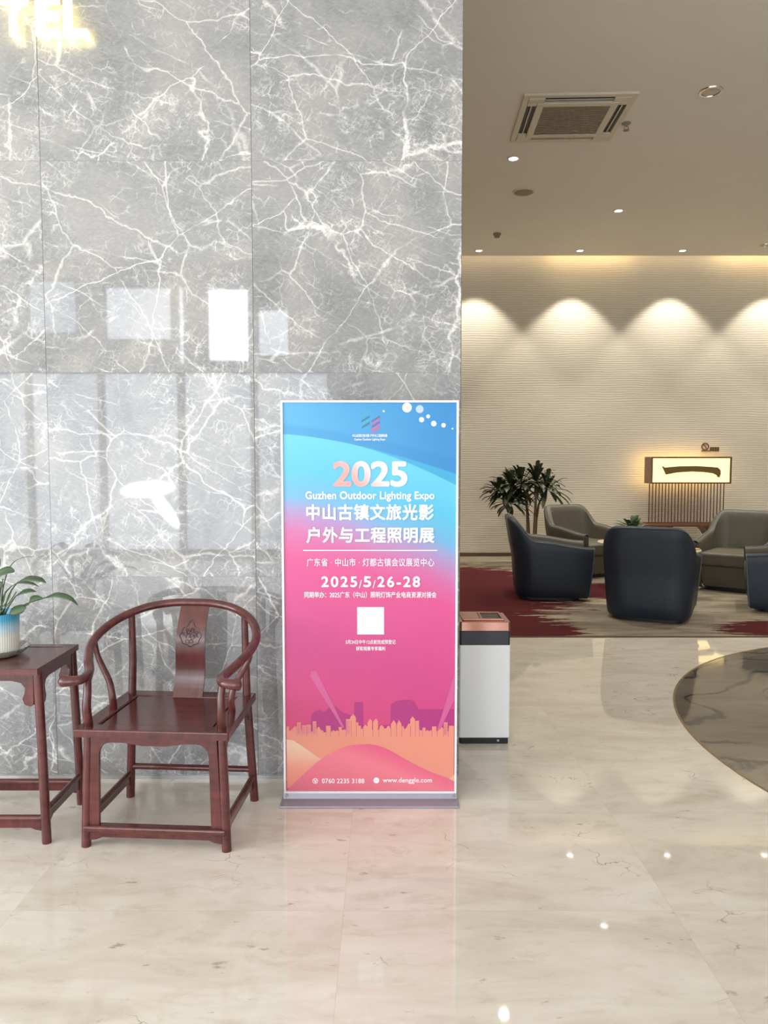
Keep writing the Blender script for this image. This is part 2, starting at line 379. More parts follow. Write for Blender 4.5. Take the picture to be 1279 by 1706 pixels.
M = dict(
    wall_marble=make_wall_marble(), floor=make_floor_marble(), inlay=make_inlay_marble(), paper=make_wallpaper(), carpet=make_carpet(),
    wood=make_wood('dark_rosewood', S(62, 24, 24), S(108, 50, 46)),
    bench=make_wood('brown_carved_wood', S(84, 50, 32), S(120, 76, 50), 0.35),
    ceiling=simple('warm_white_ceiling_paint', S(236, 231, 220), 0.8, vary=0.03, scale=2.0),
    plaster=simple('pale_plaster', S(205, 198, 186), 0.8, vary=0.04, scale=3.0),
    steel=simple('brushed_steel', S(200, 200, 202), 0.3, 1.0, vary=0.08, scale=60),
    frame_white=simple('white_powder_coat', S(236, 234, 236), 0.35, vary=0.03),
    base_grey=simple('grey_lilac_metal', S(158, 152, 164), 0.34, 0.25, vary=0.06, scale=30),
    frame_dark=simple('dark_aluminium', S(70, 72, 74), 0.4, 0.6),
    navy=simple('navy_leather', S(31, 41, 55), 0.42, vary=0.18, scale=9, bump=0.25, bscale=260),
    olive=simple('grey_olive_leather', S(92, 88, 76), 0.48, vary=0.12, scale=9, bump=0.25, bscale=260),
    olive_dark=simple('dark_olive_leather', S(72, 68, 58), 0.48, vary=0.12, scale=9, bump=0.25, bscale=260),
    piping=simple('slate_piping', S(92, 104, 108), 0.5),
    black=simple('black_plastic', S(30, 29, 30), 0.45),
    skirting=simple('brown_skirting', S(98, 78, 58), 0.5),
    white_enamel=simple('white_enamel', S(250, 251, 253), 0.16, vary=0.02),
    navy_band=simple('dark_navy_enamel', S(40, 42, 54), 0.25),
    copper=simple('rose_gold_metal', S(188, 140, 126), 0.16, 1.0, vary=0.12, scale=25),
    soil=simple('dark_soil', S(52, 42, 34), 0.9, vary=0.4, scale=80),
    leaf=simple('deep_green_leaf', S(54, 64, 40), 0.42, vary=0.35, scale=8),
    leaf_lily=simple('soft_green_leaf', S(70, 94, 64), 0.42, vary=0.30, scale=10),
    stem=simple('green_stem', S(92, 120, 80), 0.5),
    trunk=simple('grey_brown_cane', S(118, 98, 72), 0.7, vary=0.25, scale=40),
    pot_brown=simple('brown_glazed_pot', S(78, 54, 40), 0.3),
    glass=simple('ribbed_clear_glass', S(236, 236, 228), 0.06, vary=0.02, Transmission_Weight=0.85, IOR=1.45),
    tabletop=simple('pale_stone_tabletop', S(216, 206, 184), 0.15),
    cup=simple('white_porcelain', S(238, 234, 226), 0.2),
    ac_white=simple('aged_white_plastic', S(214, 204, 184), 0.45, vary=0.04),
    ac_grille=simple('grey_grille_plastic', S(150, 136, 116), 0.6, vary=0.1),
    chrome=simple('satin_chrome', S(205, 200, 190), 0.25, 1.0),
    lamp_lens=glow('lit_lamp_lens', (1.0, 0.97, 0.90, 1), 14.0),
    lamp_off=simple('unlit_lamp_glass', S(190, 184, 170), 0.15),
    letter=glow('warm_lit_letter', (1.0, 0.88, 0.46, 1), 3.2),
    letter_side=simple('letter_return_metal', S(200, 180, 120), 0.3, 0.5),
    lightbox=glow('warm_lit_diffuser', (1.0, 0.80, 0.34, 1), 1.55),
    silhouette=simple('bronze_panel', S(112, 90, 48), 0.5),
    sign_brown=simple('brown_sign_letters', S(104, 80, 54), 0.5),
)

# ------------------------------------------------------------------ setting
MB().box(-7.2, 9.2, FY - 0.4, 12.1, -0.2, 0).build('floor', M['floor'], smooth=0, kind='structure')
MB().box(-7.2, 9.2, FY - 0.4, 11.70, CEIL, CEIL + 0.25).build('ceiling', M['ceiling'], smooth=0, kind='structure')
MB().box(-7.2, 9.2, 11.5, 12.1, CEIL + 0.25, CEIL + 0.45).build('ceiling_slot', M['ceiling'], smooth=0, kind='structure')
MB().box(-7.2, 0.352, 3.538, 3.90, 0, CEIL).build('wall_marble', M['wall_marble'], smooth=0, bevel=0.004, seg=1, kind='structure')
MB().box(-3.4, 9.2, 11.88, 12.1, 0, CEIL + 0.25).build('wall_lounge', M['paper'], smooth=0, kind='structure')
MB().box(-3.4, -3.2, 3.90, 11.88, 0, CEIL).build('wall_lounge_left', M['paper'], smooth=0, kind='structure')
MB().box(9.0, 9.2, FY, 11.88, 0, CEIL).build('wall_right', M['plaster'], smooth=0, kind='structure')
MB().box(-3.2, 9.0, 11.858, 11.88, 0, 0.07).build('baseboard_lounge', M['skirting'], smooth=0, kind='structure')
MB().box(-7.0, 0.35, 3.531, 3.538, 0, 0.018).build('baseboard_marble', M['steel'], smooth=0, kind='structure')
MB().box(-3.2, 9.0, 6.432, 6.447, 0, 0.010).build('trim_threshold', M['skirting'], smooth=0, kind='structure')


def holed_wall(name, fn, a0, a1, b1, holes, t0, t1, mat):
    """solid wall from a0..a1 x 0..b1 with rectangular openings"""
    xs = sorted({a0, a1} | {h[0] for h in holes} | {h[1] for h in holes}); zs = sorted({0, b1} | {h[2] for h in holes} | {h[3] for h in holes})
    mb = MB()
    for i in range(len(xs) - 1):
        run = None
        for j in range(len(zs) - 1):
            cx = (xs[i] + xs[i + 1]) / 2; cz = (zs[j] + zs[j + 1]) / 2
            solid = not any(h[0] < cx < h[1] and h[2] < cz < h[3] for h in holes)
            if solid:
                vs = [fn(a, d, b) for b in (zs[j], zs[j + 1]) for d in (t0, t1) for a in (xs[i], xs[i + 1])]
                mb.add(vs, [(0, 2, 3, 1), (4, 5, 7, 6), (0, 1, 5, 4), (2, 6, 7, 3), (0, 4, 6, 2), (1, 3, 7, 5)])
    return mb.build(name, mat, smooth=0, kind='structure')


holed_wall('wall_street', lambda a, d, b: (a, d, b), -7.2, 9.2, CEIL, [h[:4] for h in UPPER + LOWER], FY - 0.12, FY, M['plaster'])
holed_wall('wall_left', lambda a, d, b: (d, a, b), FY, 3.538, CEIL, [(y0, y1, 0.2, 3.9) for y0, y1 in SIDE_FILL], -7.12, -7.0, M['plaster'])  # openings here exist only for the added side fill
for i, (x0, x1, z0, z1, r) in enumerate(UPPER + LOWER):
    if x1 - x0 < 0.3: continue
    w = 0.03; mb = MB()
    for (a, b, c, d) in ((x0, x0 + w, z0, z1), (x1 - w, x1, z0, z1), (x0 + w, x1 - w, z0, z0 + w), (x0 + w, x1 - w, z1 - w, z1)): mb.box(a, b, FY - 0.1, FY - 0.02, c, d)
    mb.build('window_%d' % (i + 1), M['frame_dark'], smooth=0, kind='structure')  # the last three frame the added fill openings

# round dark marble inlay, flush in the floor
mb = MB(); mb.lathe([(2.345, -0.01), (2.345, 0.0012)], (4.03, 3.93, 0), 128)
mb.build('floor_inlay', M['inlay'], smooth=0, kind='structure')
mb = MB(); mb.grid([[(4.03 + r * math.cos(a), 3.93 + r * math.sin(a), zz) for a in [2 * PI * k / 128 for k in range(128)]] for r, zz in ((2.345, 0.0004), (2.345, 0.0016), (2.358, 0.0016), (2.358, 0.0004))], True)
mb.build('trim_inlay', simple('brass_strip', S(150, 130, 96), 0.35, 0.6), smooth=0, kind='structure')

carpet = MB().box(-3.2, 9.0, 6.447, 11.858, 0, 0.012).build('carpet', M['carpet'], smooth=0)
tag(carpet, 'beige lounge carpet with torn crimson brushstroke pattern', 'carpet')

# ------------------------------------------------------------------ ceiling fittings


def spot(parent, energy, size, col=(1, 0.90, 0.74), blend=0.35):
    d = bpy.data.lights.new('lamp_light', 'SPOT'); d.energy = energy; d.spot_size = math.radians(size); d.spot_blend = blend
    d.color = col; d.shadow_soft_size = 0.035
    o = bpy.data.objects.new('lamp_light', d); COL.objects.link(o); o.parent = parent; o.location = (0, 0, -0.02)
    return o


def downlight(x, y, label, energy, size=84, lit=True, r=0.048, col=(1, 0.92, 0.79), grp='recessed ceiling downlights'):
    t = thing('ceiling_downlight', label, 'downlight', (x, y, CEIL), 0, grp)
    MB().grid([[(q * math.cos(a), q * math.sin(a), zz) for a in [2 * PI * k / 24 for k in range(24)]] for q, zz in
               ((r * 1.3, 0.0), (r * 1.26, -0.010), (r * 1.0, -0.012), (r * 0.95, 0.0))], True).build('rim', M['ac_white'] if lit else M['chrome'], t)
    MB().lathe([(0.001, -0.012), (r * 0.7, -0.010), (r * 0.98, -0.004), (r * 0.98, 0.0)], seg=24).build('lens', M['lamp_lens'] if lit else M['lamp_off'], t)
    if lit: spot(t, energy, size, col)
    return t


E_WALL, E_ROOM = 165, 165
downlight(1.38, 11.40, 'lit downlight washing the ribbed wall above the tall potted plant', E_WALL)
downlight(2.85, 11.40, 'lit downlight washing the ribbed wall, second along from the marble pillar edge', E_WALL)
downlight(4.34, 11.40, 'lit downlight near the ribbed wall above the illuminated display stand', E_WALL)
downlight(5.83, 11.40, 'lit downlight near the ribbed wall, last toward the far side of the lounge', E_WALL)
downlight(1.307, 7.986, 'lit downlight between the ceiling cassette unit and the round ceiling speaker', E_ROOM, 110)
downlight(2.863, 9.61, 'lit downlight alone in the open middle of the lounge ceiling', E_ROOM, 110)
downlight(2.707, 6.582, 'unlit chrome downlight beside the ceiling cassette unit', 0, lit=False, r=0.075)
downlight(5.41, 11.13, 'unlit downlight at the far edge of the ceiling near the wall', 0, lit=False, r=0.06)
for k, (x, y) in enumerate(((4.6, 8.0), (6.2, 9.6), (6.0, 6.6), (-1.0, 8.0), (-1.0, 10.4))):  # out-of-view downlights added to brighten the lounge
    downlight(x, y, ['added unseen downlight above the olive armchairs', 'added unseen downlight beyond the olive armchairs', 'added unseen downlight above the dark round inlay',
                     'added unseen downlight behind the marble wall near the carpet edge', 'added unseen downlight behind the marble wall near the far wall'][k], E_ROOM, 110)
# warm strip lamps inside the ceiling slot
for x0, x1 in ((2.45, 3.75), (5.0, 6.6)):
    area('slot_strip_light', ((x0 + x1) / 2, 11.735, CEIL + 0.10), (0, 0, 0), x1 - x0, 0.05, 9.0, (1, 0.72, 0.34))

area('slot_strip_light', (3.0, 11.72, CEIL + 0.12), (0, 0, 0), 11.0, 0.04, 7.0, (1, 0.82, 0.55))  # full-width strip added to brighten the wall under the slot

# air-conditioning cassette
ac = thing('ceiling_cassette', 'square white air conditioning cassette with grey grille set in the ceiling', 'air conditioner', (1.66, 7.07, CEIL), math.radians(-2.2))
mb = MB(); h = 0.475
def ring(mb, a, b, z0, z1):
    for (x0, x1, y0, y1) in ((-a, a, -a, -b), (-a, a, b, a), (-a, -b, -b, b), (b, a, -b, b)): mb.box(x0, x1, y0, y1, z0, z1)
ring(mb, h, 0.425, -0.022, 0.0); ring(mb, 0.345, 0.285, -0.034, 0.0)
for s in (-1, 1):
    mb.box(-0.425, -0.29, s * 0.345 if s > 0 else -0.425, 0.425 if s > 0 else -0.345, -0.028, 0); mb.box(0.29, 0.425, s * 0.345 if s > 0 else -0.425, 0.425 if s > 0 else -0.345, -0.028, 0)
    mb.box(-0.425 if s < 0 else 0.345, -0.345 if s < 0 else 0.425, -0.345, -0.29, -0.028, 0); mb.box(-0.425 if s < 0 else 0.345, -0.345 if s < 0 else 0.425, 0.29, 0.345, -0.028, 0)
mb.build('panel', M['ac_white'], ac, smooth=0, bevel=0.004)
mb = MB()
for k in range(17):
    y = -0.27 + k * 0.03375; mb.box(-0.285, 0.285, y, y + 0.016, -0.030, -0.012)
mb.box(-0.285, 0.285, -0.285, 0.285, -0.014, 0)
mb.build('grille', M['ac_grille'], ac, smooth=0)
for ang in range(4):
    R = Matrix.Rotation(ang * PI / 2, 3, 'Z')
    v = MB().box(-0.29, 0.29, 0.345, 0.425, -0.010, 0.0, R).build('vent', M['black'], ac, smooth=0)
    F = R @ Matrix.Rotation(0.0, 3, 'X')
    MB().box(-0.285, 0.285, 0.380, 0.390, -0.022, -0.016, F).build('flap', M['ac_white'], v, smooth=0)

sp = thing('ceiling_speaker', 'round grey ceiling speaker disc behind the cassette unit', 'speaker', (1.587, 8.958, CEIL))
MB().lathe([(0.001, -0.026), (0.085, -0.024), (0.105, -0.014), (0.11, 0)], seg=40).build('grille', M['ac_grille'], sp)
MB().grid([[(q * math.cos(a), q * math.sin(a), zz) for a in [2 * PI * k / 40 for k in range(40)]] for q, zz in ((0.125, 0), (0.122, -0.014), (0.108, -0.014), (0.108, 0))], True).build('rim', M['ac_white'], sp)


def sprinkler(x, y, label):
    t = thing('fire_sprinkler', label, 'sprinkler', (x, y, CEIL), 0, 'ceiling fire sprinklers')
    MB().lathe([(0.001, -0.012), (0.036, -0.010), (0.042, 0)], seg=24).build('escutcheon', M['ac_grille'], t)
    mb = MB().lathe([(0.012, -0.03), (0.012, -0.010)], seg=12)
    for s in (-1, 1): mb.tube([(s * 0.010, 0, -0.028), (s * 0.02, 0, -0.045), (s * 0.006, 0, -0.062)], 0.004, 8)
    mb.build('body', M['ac_grille'], t)
    MB().lathe([(0.001, -0.066), (0.028, -0.066), (0.028, -0.062), (0.001, -0.062)], seg=16).build('deflector', M['ac_grille'], t)


sprinkler(2.195, 7.183, 'small dark sprinkler head close beside the ceiling cassette')
sd = thing('smoke_detector', 'small stepped smoke detector on the ceiling between speaker and wall', 'smoke detector', (1.524, 10.58, CEIL))
MB().lathe([(0.05, -0.02), (0.055, 0)], seg=24).build('base', M['ac_grille'], sd)
MB().lathe([(0.001, -0.055), (0.03, -0.055), (0.036, -0.045), (0.036, -0.020)], seg=24).build('sensor', M['ac_grille'], sd)

# ------------------------------------------------------------------ illuminated letters high on the marble wall
sg = thing('illuminated_sign', 'glowing warm yellow channel letters on the marble wall', 'sign', (0, 3.50, 3.351))
for ch, x, w in (('T', -1.622, 0.125), ('E', -1.470, 0.100), ('L', -1.346, 0.104)):
    o = text_mesh('letter', ch, M['letter'], sg, x, 0.086, w, 0.172, 0.0, 0.014, depth=0.03)
    o['label'] = 'glowing letter ' + ch
for x, zl in ((-1.622, 0.02), (-1.622, 0.155), (-1.50, 0.02), (-1.50, 0.15), (-1.385, 0.02), (-1.31, 0.018)):   # lamps added behind the letters to imitate their bloom on the wall
    ld = bpy.data.lights.new('sign_bloom_lamp', 'POINT'); ld.energy = 0.065; ld.color = (1, 0.80, 0.34); ld.shadow_soft_size = 0.004
    lo = bpy.data.objects.new('sign_bloom_lamp', ld); COL.objects.link(lo); lo.parent = sg; lo.location = (x, 0.025, zl)

# ------------------------------------------------------------------ horseshoe-back armchair
W = M['wood']
ch = thing('horseshoe_armchair', 'dark rosewood horseshoe-back armchair standing against the grey marble wall', 'chair', (-0.868, 3.105, 0), math.radians(-3.8))
SZ = 0.478
# seat frame with a sunk panel
fr = [(-0.302, -0.262), (0.302, -0.262), (0.288, 0.245), (-0.288, 0.245)]
inn = [(-0.226, -0.195), (0.226, -0.195), (0.218, 0.17), (-0.218, 0.17)]
mb = MB()
rows = [[(x, y, z) for x, y in p] for p, z in ((fr, SZ - 0.030), (fr, SZ), (inn, SZ), (inn, SZ - 0.012))]
mb.grid(rows, True); mb.add(rows[0] , [(3, 2, 1, 0)])
seat = mb.build('seat_frame', W, ch, smooth=0, bevel=0.006, seg=3)
p2 = [(x * 0.975, y * 0.975 - 0.0005) for x, y in inn]
mb = MB().prism(p2, lambda a, b, d: (a, b, d), SZ - 0.026, SZ - 0.004); mb.build('seat_panel', W, ch, smooth=0, bevel=0.003)
LT = SZ - 0.03
legs = {}
for s in (-1, 1):
    MB().tube([(s * 0.278, -0.222, 0), (s * 0.270, -0.216, 0.24), (s * 0.262, -0.212, LT)], [0.0185, 0.0185, 0.018], 18).build('leg', W, ch)
    MB().tube([(s * 0.281, 0.222, 0), (s * 0.268, 0.214, 0.24), (s * 0.258, 0.208, LT)], [0.0185, 0.0185, 0.018], 18).build('leg', W, ch)
    # rear post
    MB().tube([(s * 0.256, 0.206, SZ), (s * 0.252, 0.212, 0.62), (s * 0.250, 0.205, 0.838)], [0.0175, 0.0165, 0.014], 16).build('rear_post', W, ch)
    # front post, slightly S-shaped, with bracket spandrel
    fp = MB().tube(spline([(s * 0.262, -0.212, SZ), (s * 0.263, -0.222, 0.55), (s * 0.262, -0.213, 0.61), (s * 0.268, -0.195, 0.672)], 16), [0.0185 - 0.0003 * k for k in range(16)], 16).build('front_post', W, ch)
    MB().prism([(-0.192, 0.666), (-0.150, 0.681), (-0.162, 0.660), (-0.180, 0.640), (-0.190, 0.615), (-0.198, 0.605), (-0.205, 0.640)],
               lambda a, b, d: (s * 0.266 + d, a, b), -0.006, 0.006).build('spandrel', W, fp, smooth=0, bevel=0.002)
    # bowed side post
    MB().tube(spline([(s * 0.248, -0.012, SZ), (s * 0.248, -0.020, 0.53), (s * 0.262, -0.012, 0.59), (s * 0.300, 0.004, 0.655), (s * 0.320, 0.008, 0.70), (s * 0.328, 0.004, 0.758)], 22),
              [0.0155 - 0.00025 * k for k in range(22)], 14).build('side_post', W, ch)
# crest rail
half = [(0.0, 0.262, 0.893), (0.10, 0.256, 0.890), (0.20, 0.222, 0.874), (0.285, 0.150, 0.840), (0.328, 0.055, 0.798), (0.328, -0.035, 0.763), (0.300, -0.115, 0.730),
        (0.268, -0.180, 0.703), (0.260, -0.232, 0.694), (0.280, -0.268, 0.691), (0.318, -0.278, 0.689), (0.345, -0.268, 0.688)]
half = [(x * 1.012, y, z - 0.020) for x, y, z in half]
full = [(-x + (0.016 if y < -0.24 else 0.004), y, z) for x, y, z in half[:0:-1]] + [(x + 0.006, y, z) for x, y, z in half]
pts = spline(full, 121)
rad = []
for k in range(121):
    e = abs(k - 60) / 60
    rad.append(0.0185 + 0.003 * max(0, (e - 0.75)) / 0.25 + 0.0045 * max(0, min(1, (e - 0.88) / 0.08)))
rad[1] = rad[-2] = 0.0235; rad[0] = rad[-1] = 0.014
mb = MB().tube(pts, rad, 18, flat=0.92, up=(0, 0, 1)); mb.build('crest_rail', W, ch, smooth=60)
# splat: S-curved board
rows = []
for k in range(25):
    u = k / 24; z = SZ - 0.002 + u * (0.868 - SZ); yb = 0.175 + 0.085 * u + 0.020 * math.sin(u * 2 * PI + 0.5) - 0.010
    w = 0.0655 - 0.003 * u; xo = 0.004 + 0.014 * u
    rows.append([(xo - w, yb - 0.006, z), (xo + w, yb - 0.006, z), (xo + w, yb + 0.006, z), (xo - w, yb + 0.006, z)])
mb = MB(); mb.grid(rows, True, True); splat = mb.build('splat', W, ch, smooth=30)
def splat_y(z):
    u = (z - SZ + 0.002) / (0.868 - SZ); return 0.175 + 0.085 * u + 0.020 * math.sin(u * 2 * PI + 0.5) - 0.010 - 0.006
# carved medallion: ogee outline and scrolling relief
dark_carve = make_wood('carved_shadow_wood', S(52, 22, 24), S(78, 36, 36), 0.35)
cx, cz = 0.013, 0.738
out = []
for k in range(65):
    a = 2 * PI * k / 64; r = 0.045 * (1 + 0.06 * math.cos(8 * a)); px = r * math.sin(a); pz = r * math.cos(a) * 0.95
    tip = max(0, math.cos(a)) ** 24 * 0.020
    out.append((cx + px, cz + pz + tip))
mb = MB(); mb.tube([(x, splat_y(z) - 0.0005, z) for x, z in out], 0.0022, 8)
rr = random.Random(3)
for k in range(9):
    a0 = rr.uniform(0, 6.28); q = rr.uniform(0.004, 0.029); ox = cx + q * math.cos(k * 0.7 * 2); oz = cz + q * math.sin(k * 0.7 * 2)
    mb.tube([(ox + (0.003 + 0.0009 * j) * math.cos(a0 + j * 0.55), splat_y(oz) - 0.0005, oz + (0.003 + 0.0009 * j) * math.sin(a0 + j * 0.55)) for j in range(12)], 0.0016, 6)
for k in range(8):
    a = k * PI / 4 + 0.3; mb.tube([(cx + (0.028 + 0.010 * math.sin(j * 0.6)) * math.cos(a + j * 0.08), splat_y(cz) - 0.0004, cz + (0.028 + 0.010 * math.sin(j * 0.6)) * math.sin(a + j * 0.08)) for j in range(8)], 0.0016, 6)
mb.build('carved_medallion', dark_carve, splat)
# front kunmen apron: lintel plus two side strips in one board
def apron(y, x0t, x0b, ztop, zbot, w, dip, dep, name, fn):
    """closed arch board between the legs; x0t/x0b half widths at top and bottom"""
    out = [(-x0b, zbot), (-x0t, ztop), (x0t, ztop), (x0b, zbot)]
    inr = [(x0b - w, zbot)]
    wt = w * 0.85
    for k in range(9):
        a = k / 8 * PI / 2; inr.append((x0t - wt - 0.045 + 0.045 * math.cos(a) + 0.004, ztop - dep - 0.055 + 0.050 * math.sin(a)))
    ms = [(x0t - wt - 0.10, ztop - dep - 0.005), (0.10, ztop - dep - dip * 0.55), (0.045, ztop - dep - dip), (0, ztop - dep - dip)]
    inr += ms; inr += [(-x, z) for x, z in ms[-2::-1]]
    inr += [(-x, z) for x, z in [q for q in inr[:10]][::-1]]
    return MB().prism(out + inr, fn, y - 0.007, y + 0.007).build(name, W, ch, smooth=30, bevel=0.002)
apron(-0.222, 0.246, 0.262, LT, 0.088, 0.042, 0.016, 0.026, 'front_apron', lambda a, b, d: (a, d, b))
for s in (-1, 1):
    def fn(a, b, d, s=s): return (s * (0.268 + d), a - 0.002, b)
    out = [(-0.190, LT), (0.190, LT)] + [(0.190, LT - 0.075), (0.182, LT - 0.070), (0.165, LT - 0.045), (0.12, LT - 0.028), (0, LT - 0.036), (-0.12, LT - 0.028), (-0.165, LT - 0.045), (-0.182, LT - 0.070), (-0.190, LT - 0.075)]
    MB().prism(out, fn, -0.006, 0.006).build('side_apron', W, ch, smooth=30, bevel=0.002)
MB().prism([(-0.24, LT), (0.24, LT), (0.24, LT - 0.05), (0.20, LT - 0.03), (-0.20, LT - 0.03), (-0.24, LT - 0.05)], lambda a, b, d: (a, 0.208 + d, b), -0.006, 0.006).build('rear_apron', W, ch, smooth=0)
# stretchers with shaped boards beneath
fs = MB().box(-0.282, 0.282, -0.245, -0.203, 0.064, 0.090).build('footrest', W, ch, smooth=0, bevel=0.008, seg=3)
MB().prism([(-0.262, 0.064), (0.262, 0.064), (0.262, 0.026), (0.235, 0.030), (0.21, 0.040), (-0.21, 0.040), (-0.235, 0.030), (-0.262, 0.026)], lambda a, b, d: (a, -0.222 + d, b), -0.006, 0.006).build('footrest_apron', W, fs, smooth=0, bevel=0.002)
for s in (-1, 1):
    st = MB().tube([(s * 0.276, -0.222, 0.112), (s * 0.277, 0.222, 0.112)], 0.013, 12).build('side_stretcher', W, ch)
    MB().prism([(-0.205, 0.106), (0.205, 0.106), (0.205, 0.058), (0.185, 0.062), (0.165, 0.076), (-0.165, 0.076), (-0.185, 0.062), (-0.205, 0.058)], lambda a, b, d, s=s: (s * 0.277 + d, a, b), -0.006, 0.006).build('stretcher_apron', W, st, smooth=0)
MB().tube([(-0.272, 0.217, 0.142), (0.272, 0.217, 0.142)], 0.0135, 14).build('rear_stretcher', W, ch)

# ------------------------------------------------------------------ side table
tb = thing('side_table', 'dark rosewood side table carrying a potted plant', 'table', (-1.565, 3.10, 0))
TZ = 0.702; hx, hy = 0.236, 0.200
mb = MB(); fr = [(-hx, -hy), (hx, -hy), (hx, hy), (-hx, hy)]; inn = [(x * 0.80, y * 0.76) for x, y in fr]
rows = [[(x, y, z) for x, y in p] for p, z in ((fr, TZ - 0.024), (fr, TZ), (inn, TZ), (inn, TZ - 0.002))]
mb.grid(rows, True); mb.add(rows[0], [(3, 2, 1, 0)]); mb.add(rows[3], [(0, 1, 2, 3)])
mb.build('table_top', W, tb, smooth=0, bevel=0.006, seg=3)
for sx in (-1, 1):
    for sy in (-1, 1):
        MB().tube([(sx * 0.240, sy * 0.172, 0), (sx * 0.231, sy * 0.168, 0.35), (sx * 0.220, sy * 0.164, TZ - 0.02)], 0.0178, 18).build('leg', W, tb)
        # cloud bracket boards beside the leg, front and side
    def fn2(a, b, d, sx=sx): return (sx * 0.222 + d, a, b)
    out = [(-0.150, TZ - 0.024), (0.150, TZ - 0.024)]
    br = [(0.150, TZ - 0.150), (0.135, TZ - 0.158), (0.118, TZ - 0.150), (0.110, TZ - 0.128), (0.116, TZ - 0.108), (0.120, TZ - 0.085), (0.108, TZ - 0.066), (0.08, TZ - 0.058)]
    out += br + [(-x, z) for x, z in br[::-1]]
    MB().prism(out, fn2, -0.006, 0.006).build('side_apron', W, tb, smooth=30, bevel=0.002)
for sy in (-1, 1):
    out = [(-0.205, TZ - 0.024), (0.205, TZ - 0.024)]
    br = [(0.205, TZ - 0.150), (0.190, TZ - 0.158), (0.168, TZ - 0.150), (0.160, TZ - 0.128), (0.168, TZ - 0.108), (0.172, TZ - 0.085), (0.156, TZ - 0.064), (0.12, TZ - 0.056)]
    out += br + [(-x, z) for x, z in br[::-1]]
    MB().prism(out, lambda a, b, d: (a, sy * 0.166 + d, b), -0.006, 0.006).build('apron', W, tb, smooth=30, bevel=0.002)
    st = MB().tube([(-0.236, sy * 0.171, 0.100), (0.236, sy * 0.171, 0.100)], 0.0125, 12).build('stretcher', W, tb)
    MB().prism([(-0.222, 0.094), (0.222, 0.094), (0.222, 0.050), (0.20, 0.054), (0.18, 0.062), (-0.18, 0.062), (-0.20, 0.054), (-0.222, 0.050)], lambda a, b, d: (a, sy * 0.171 + d, b), -0.006, 0.006).build('stretcher_apron', W, st, smooth=0)
for sx in (-1, 1):
    st = MB().tube([(sx * 0.237, -0.171, 0.128), (sx * 0.237, 0.171, 0.128)], 0.0125, 12).build('side_stretcher', W, tb)
    MB().prism([(-0.155, 0.122), (0.155, 0.122), (0.155, 0.072), (0.135, 0.078), (0.115, 0.090), (-0.115, 0.090), (-0.135, 0.078), (-0.155, 0.072)], lambda a, b, d, sx=sx: (sx * 0.237 + d, a, b), -0.006, 0.006).build('stretcher_apron', W, st, smooth=0)

# ------------------------------------------------------------------ glass saucer, striped pot and lily on the side table
PX, PY = -1.597, 3.115
sc = MB(); sc.grid([[((q * (1 + (0.02 * math.sin(24 * a) if q > 0.08 else 0))) * math.cos(a), q * math.sin(a), zz) for a in [2 * PI * k / 96 for k in range(96)]] for q, zz in
                    ((0.001, 0.003), (0.075, 0.003), (0.098, 0.010), (0.122, 0.030), (0.128, 0.033), (0.129, 0.029), (0.104, 0.006), (0.078, 0.0), (0.001, 0.0))], True)
o = sc.build('saucer', M['glass']); o.location = (PX, PY, TZ + 0.0005)
tag(o, 'clear ribbed glass saucer under the blue and white pot', 'saucer')
pl = thing('potted_plant', 'leafy green plant in a white pot fading to sky blue at the rim', 'plant', (PX, PY, TZ + 0.005))
t = NT('blue_fading_ceramic'); x, y, z = t.xyz(t.co.outputs['Object'])
zz = t.m('DIVIDE', z, 0.172)
pc = t.ramp(zz, [(0.45, S(240, 238, 230)), (0.66, S(190, 220, 236)), (0.86, S(84, 176, 218)), (1.0, S(66, 164, 212))])
pot_mat = t.fin(pc, 0.25)
mb = MB()
prof = [(0.080, 0.0), (0.086, 0.004), (0.0905, 0.06), (0.093, 0.165), (0.094, 0.171), (0.088, 0.172), (0.085, 0.165), (0.080, 0.145)]
mb.grid([[((q + (0.0007 * math.cos(60 * a) if 0 < i < 4 else 0)) * math.cos(a), (q + (0.0007 * math.cos(60 * a) if 0 < i < 4 else 0)) * math.sin(a), zq) for a in [2 * PI * k / 240 for k in range(240)]] for i, (q, zq) in enumerate(prof)], True)
mb.add([(0.080 * math.cos(2 * PI * k / 40), 0.080 * math.sin(2 * PI * k / 40), 0.0) for k in range(40)], [tuple(range(39, -1, -1))])
mb.build('pot', pot_mat, pl)
MB().lathe([(0.001, 0.150), (0.05, 0.152), (0.0835, 0.148)], seg=40, cap=False).build('soil', M['soil'], pl)


def blade(mb, spine, width, prof=None, fold=0.25, side=None, cols=4):
    """leaf surface along a spine; width profile, folded along the midrib"""
    n = len(spine); rows = []
    for i, p in enumerate(spine):
        u = i / (n - 1); tdir = (spine[min(i + 1, n - 1)] - spine[max(i - 1, 0)]).normalized()
        sd = side if side else tdir.cross(Vector((0, 0, 1)))
        sd = (sd - tdir * sd.dot(tdir))
        sd = sd.normalized() if sd.length > 1e-4 else Vector((1, 0, 0))
        up = sd.cross(tdir)
        w = width * (prof(u) if prof else math.sin(PI * min(1, u * 0.92 + 0.06)) ** 0.8)
        rows.append([p + sd * (w * (j / cols * 2 - 1)) + up * (fold * w * abs(j / cols * 2 - 1) ** 1.3) for j in range(cols + 1)])
    mb.grid(rows)
    return mb


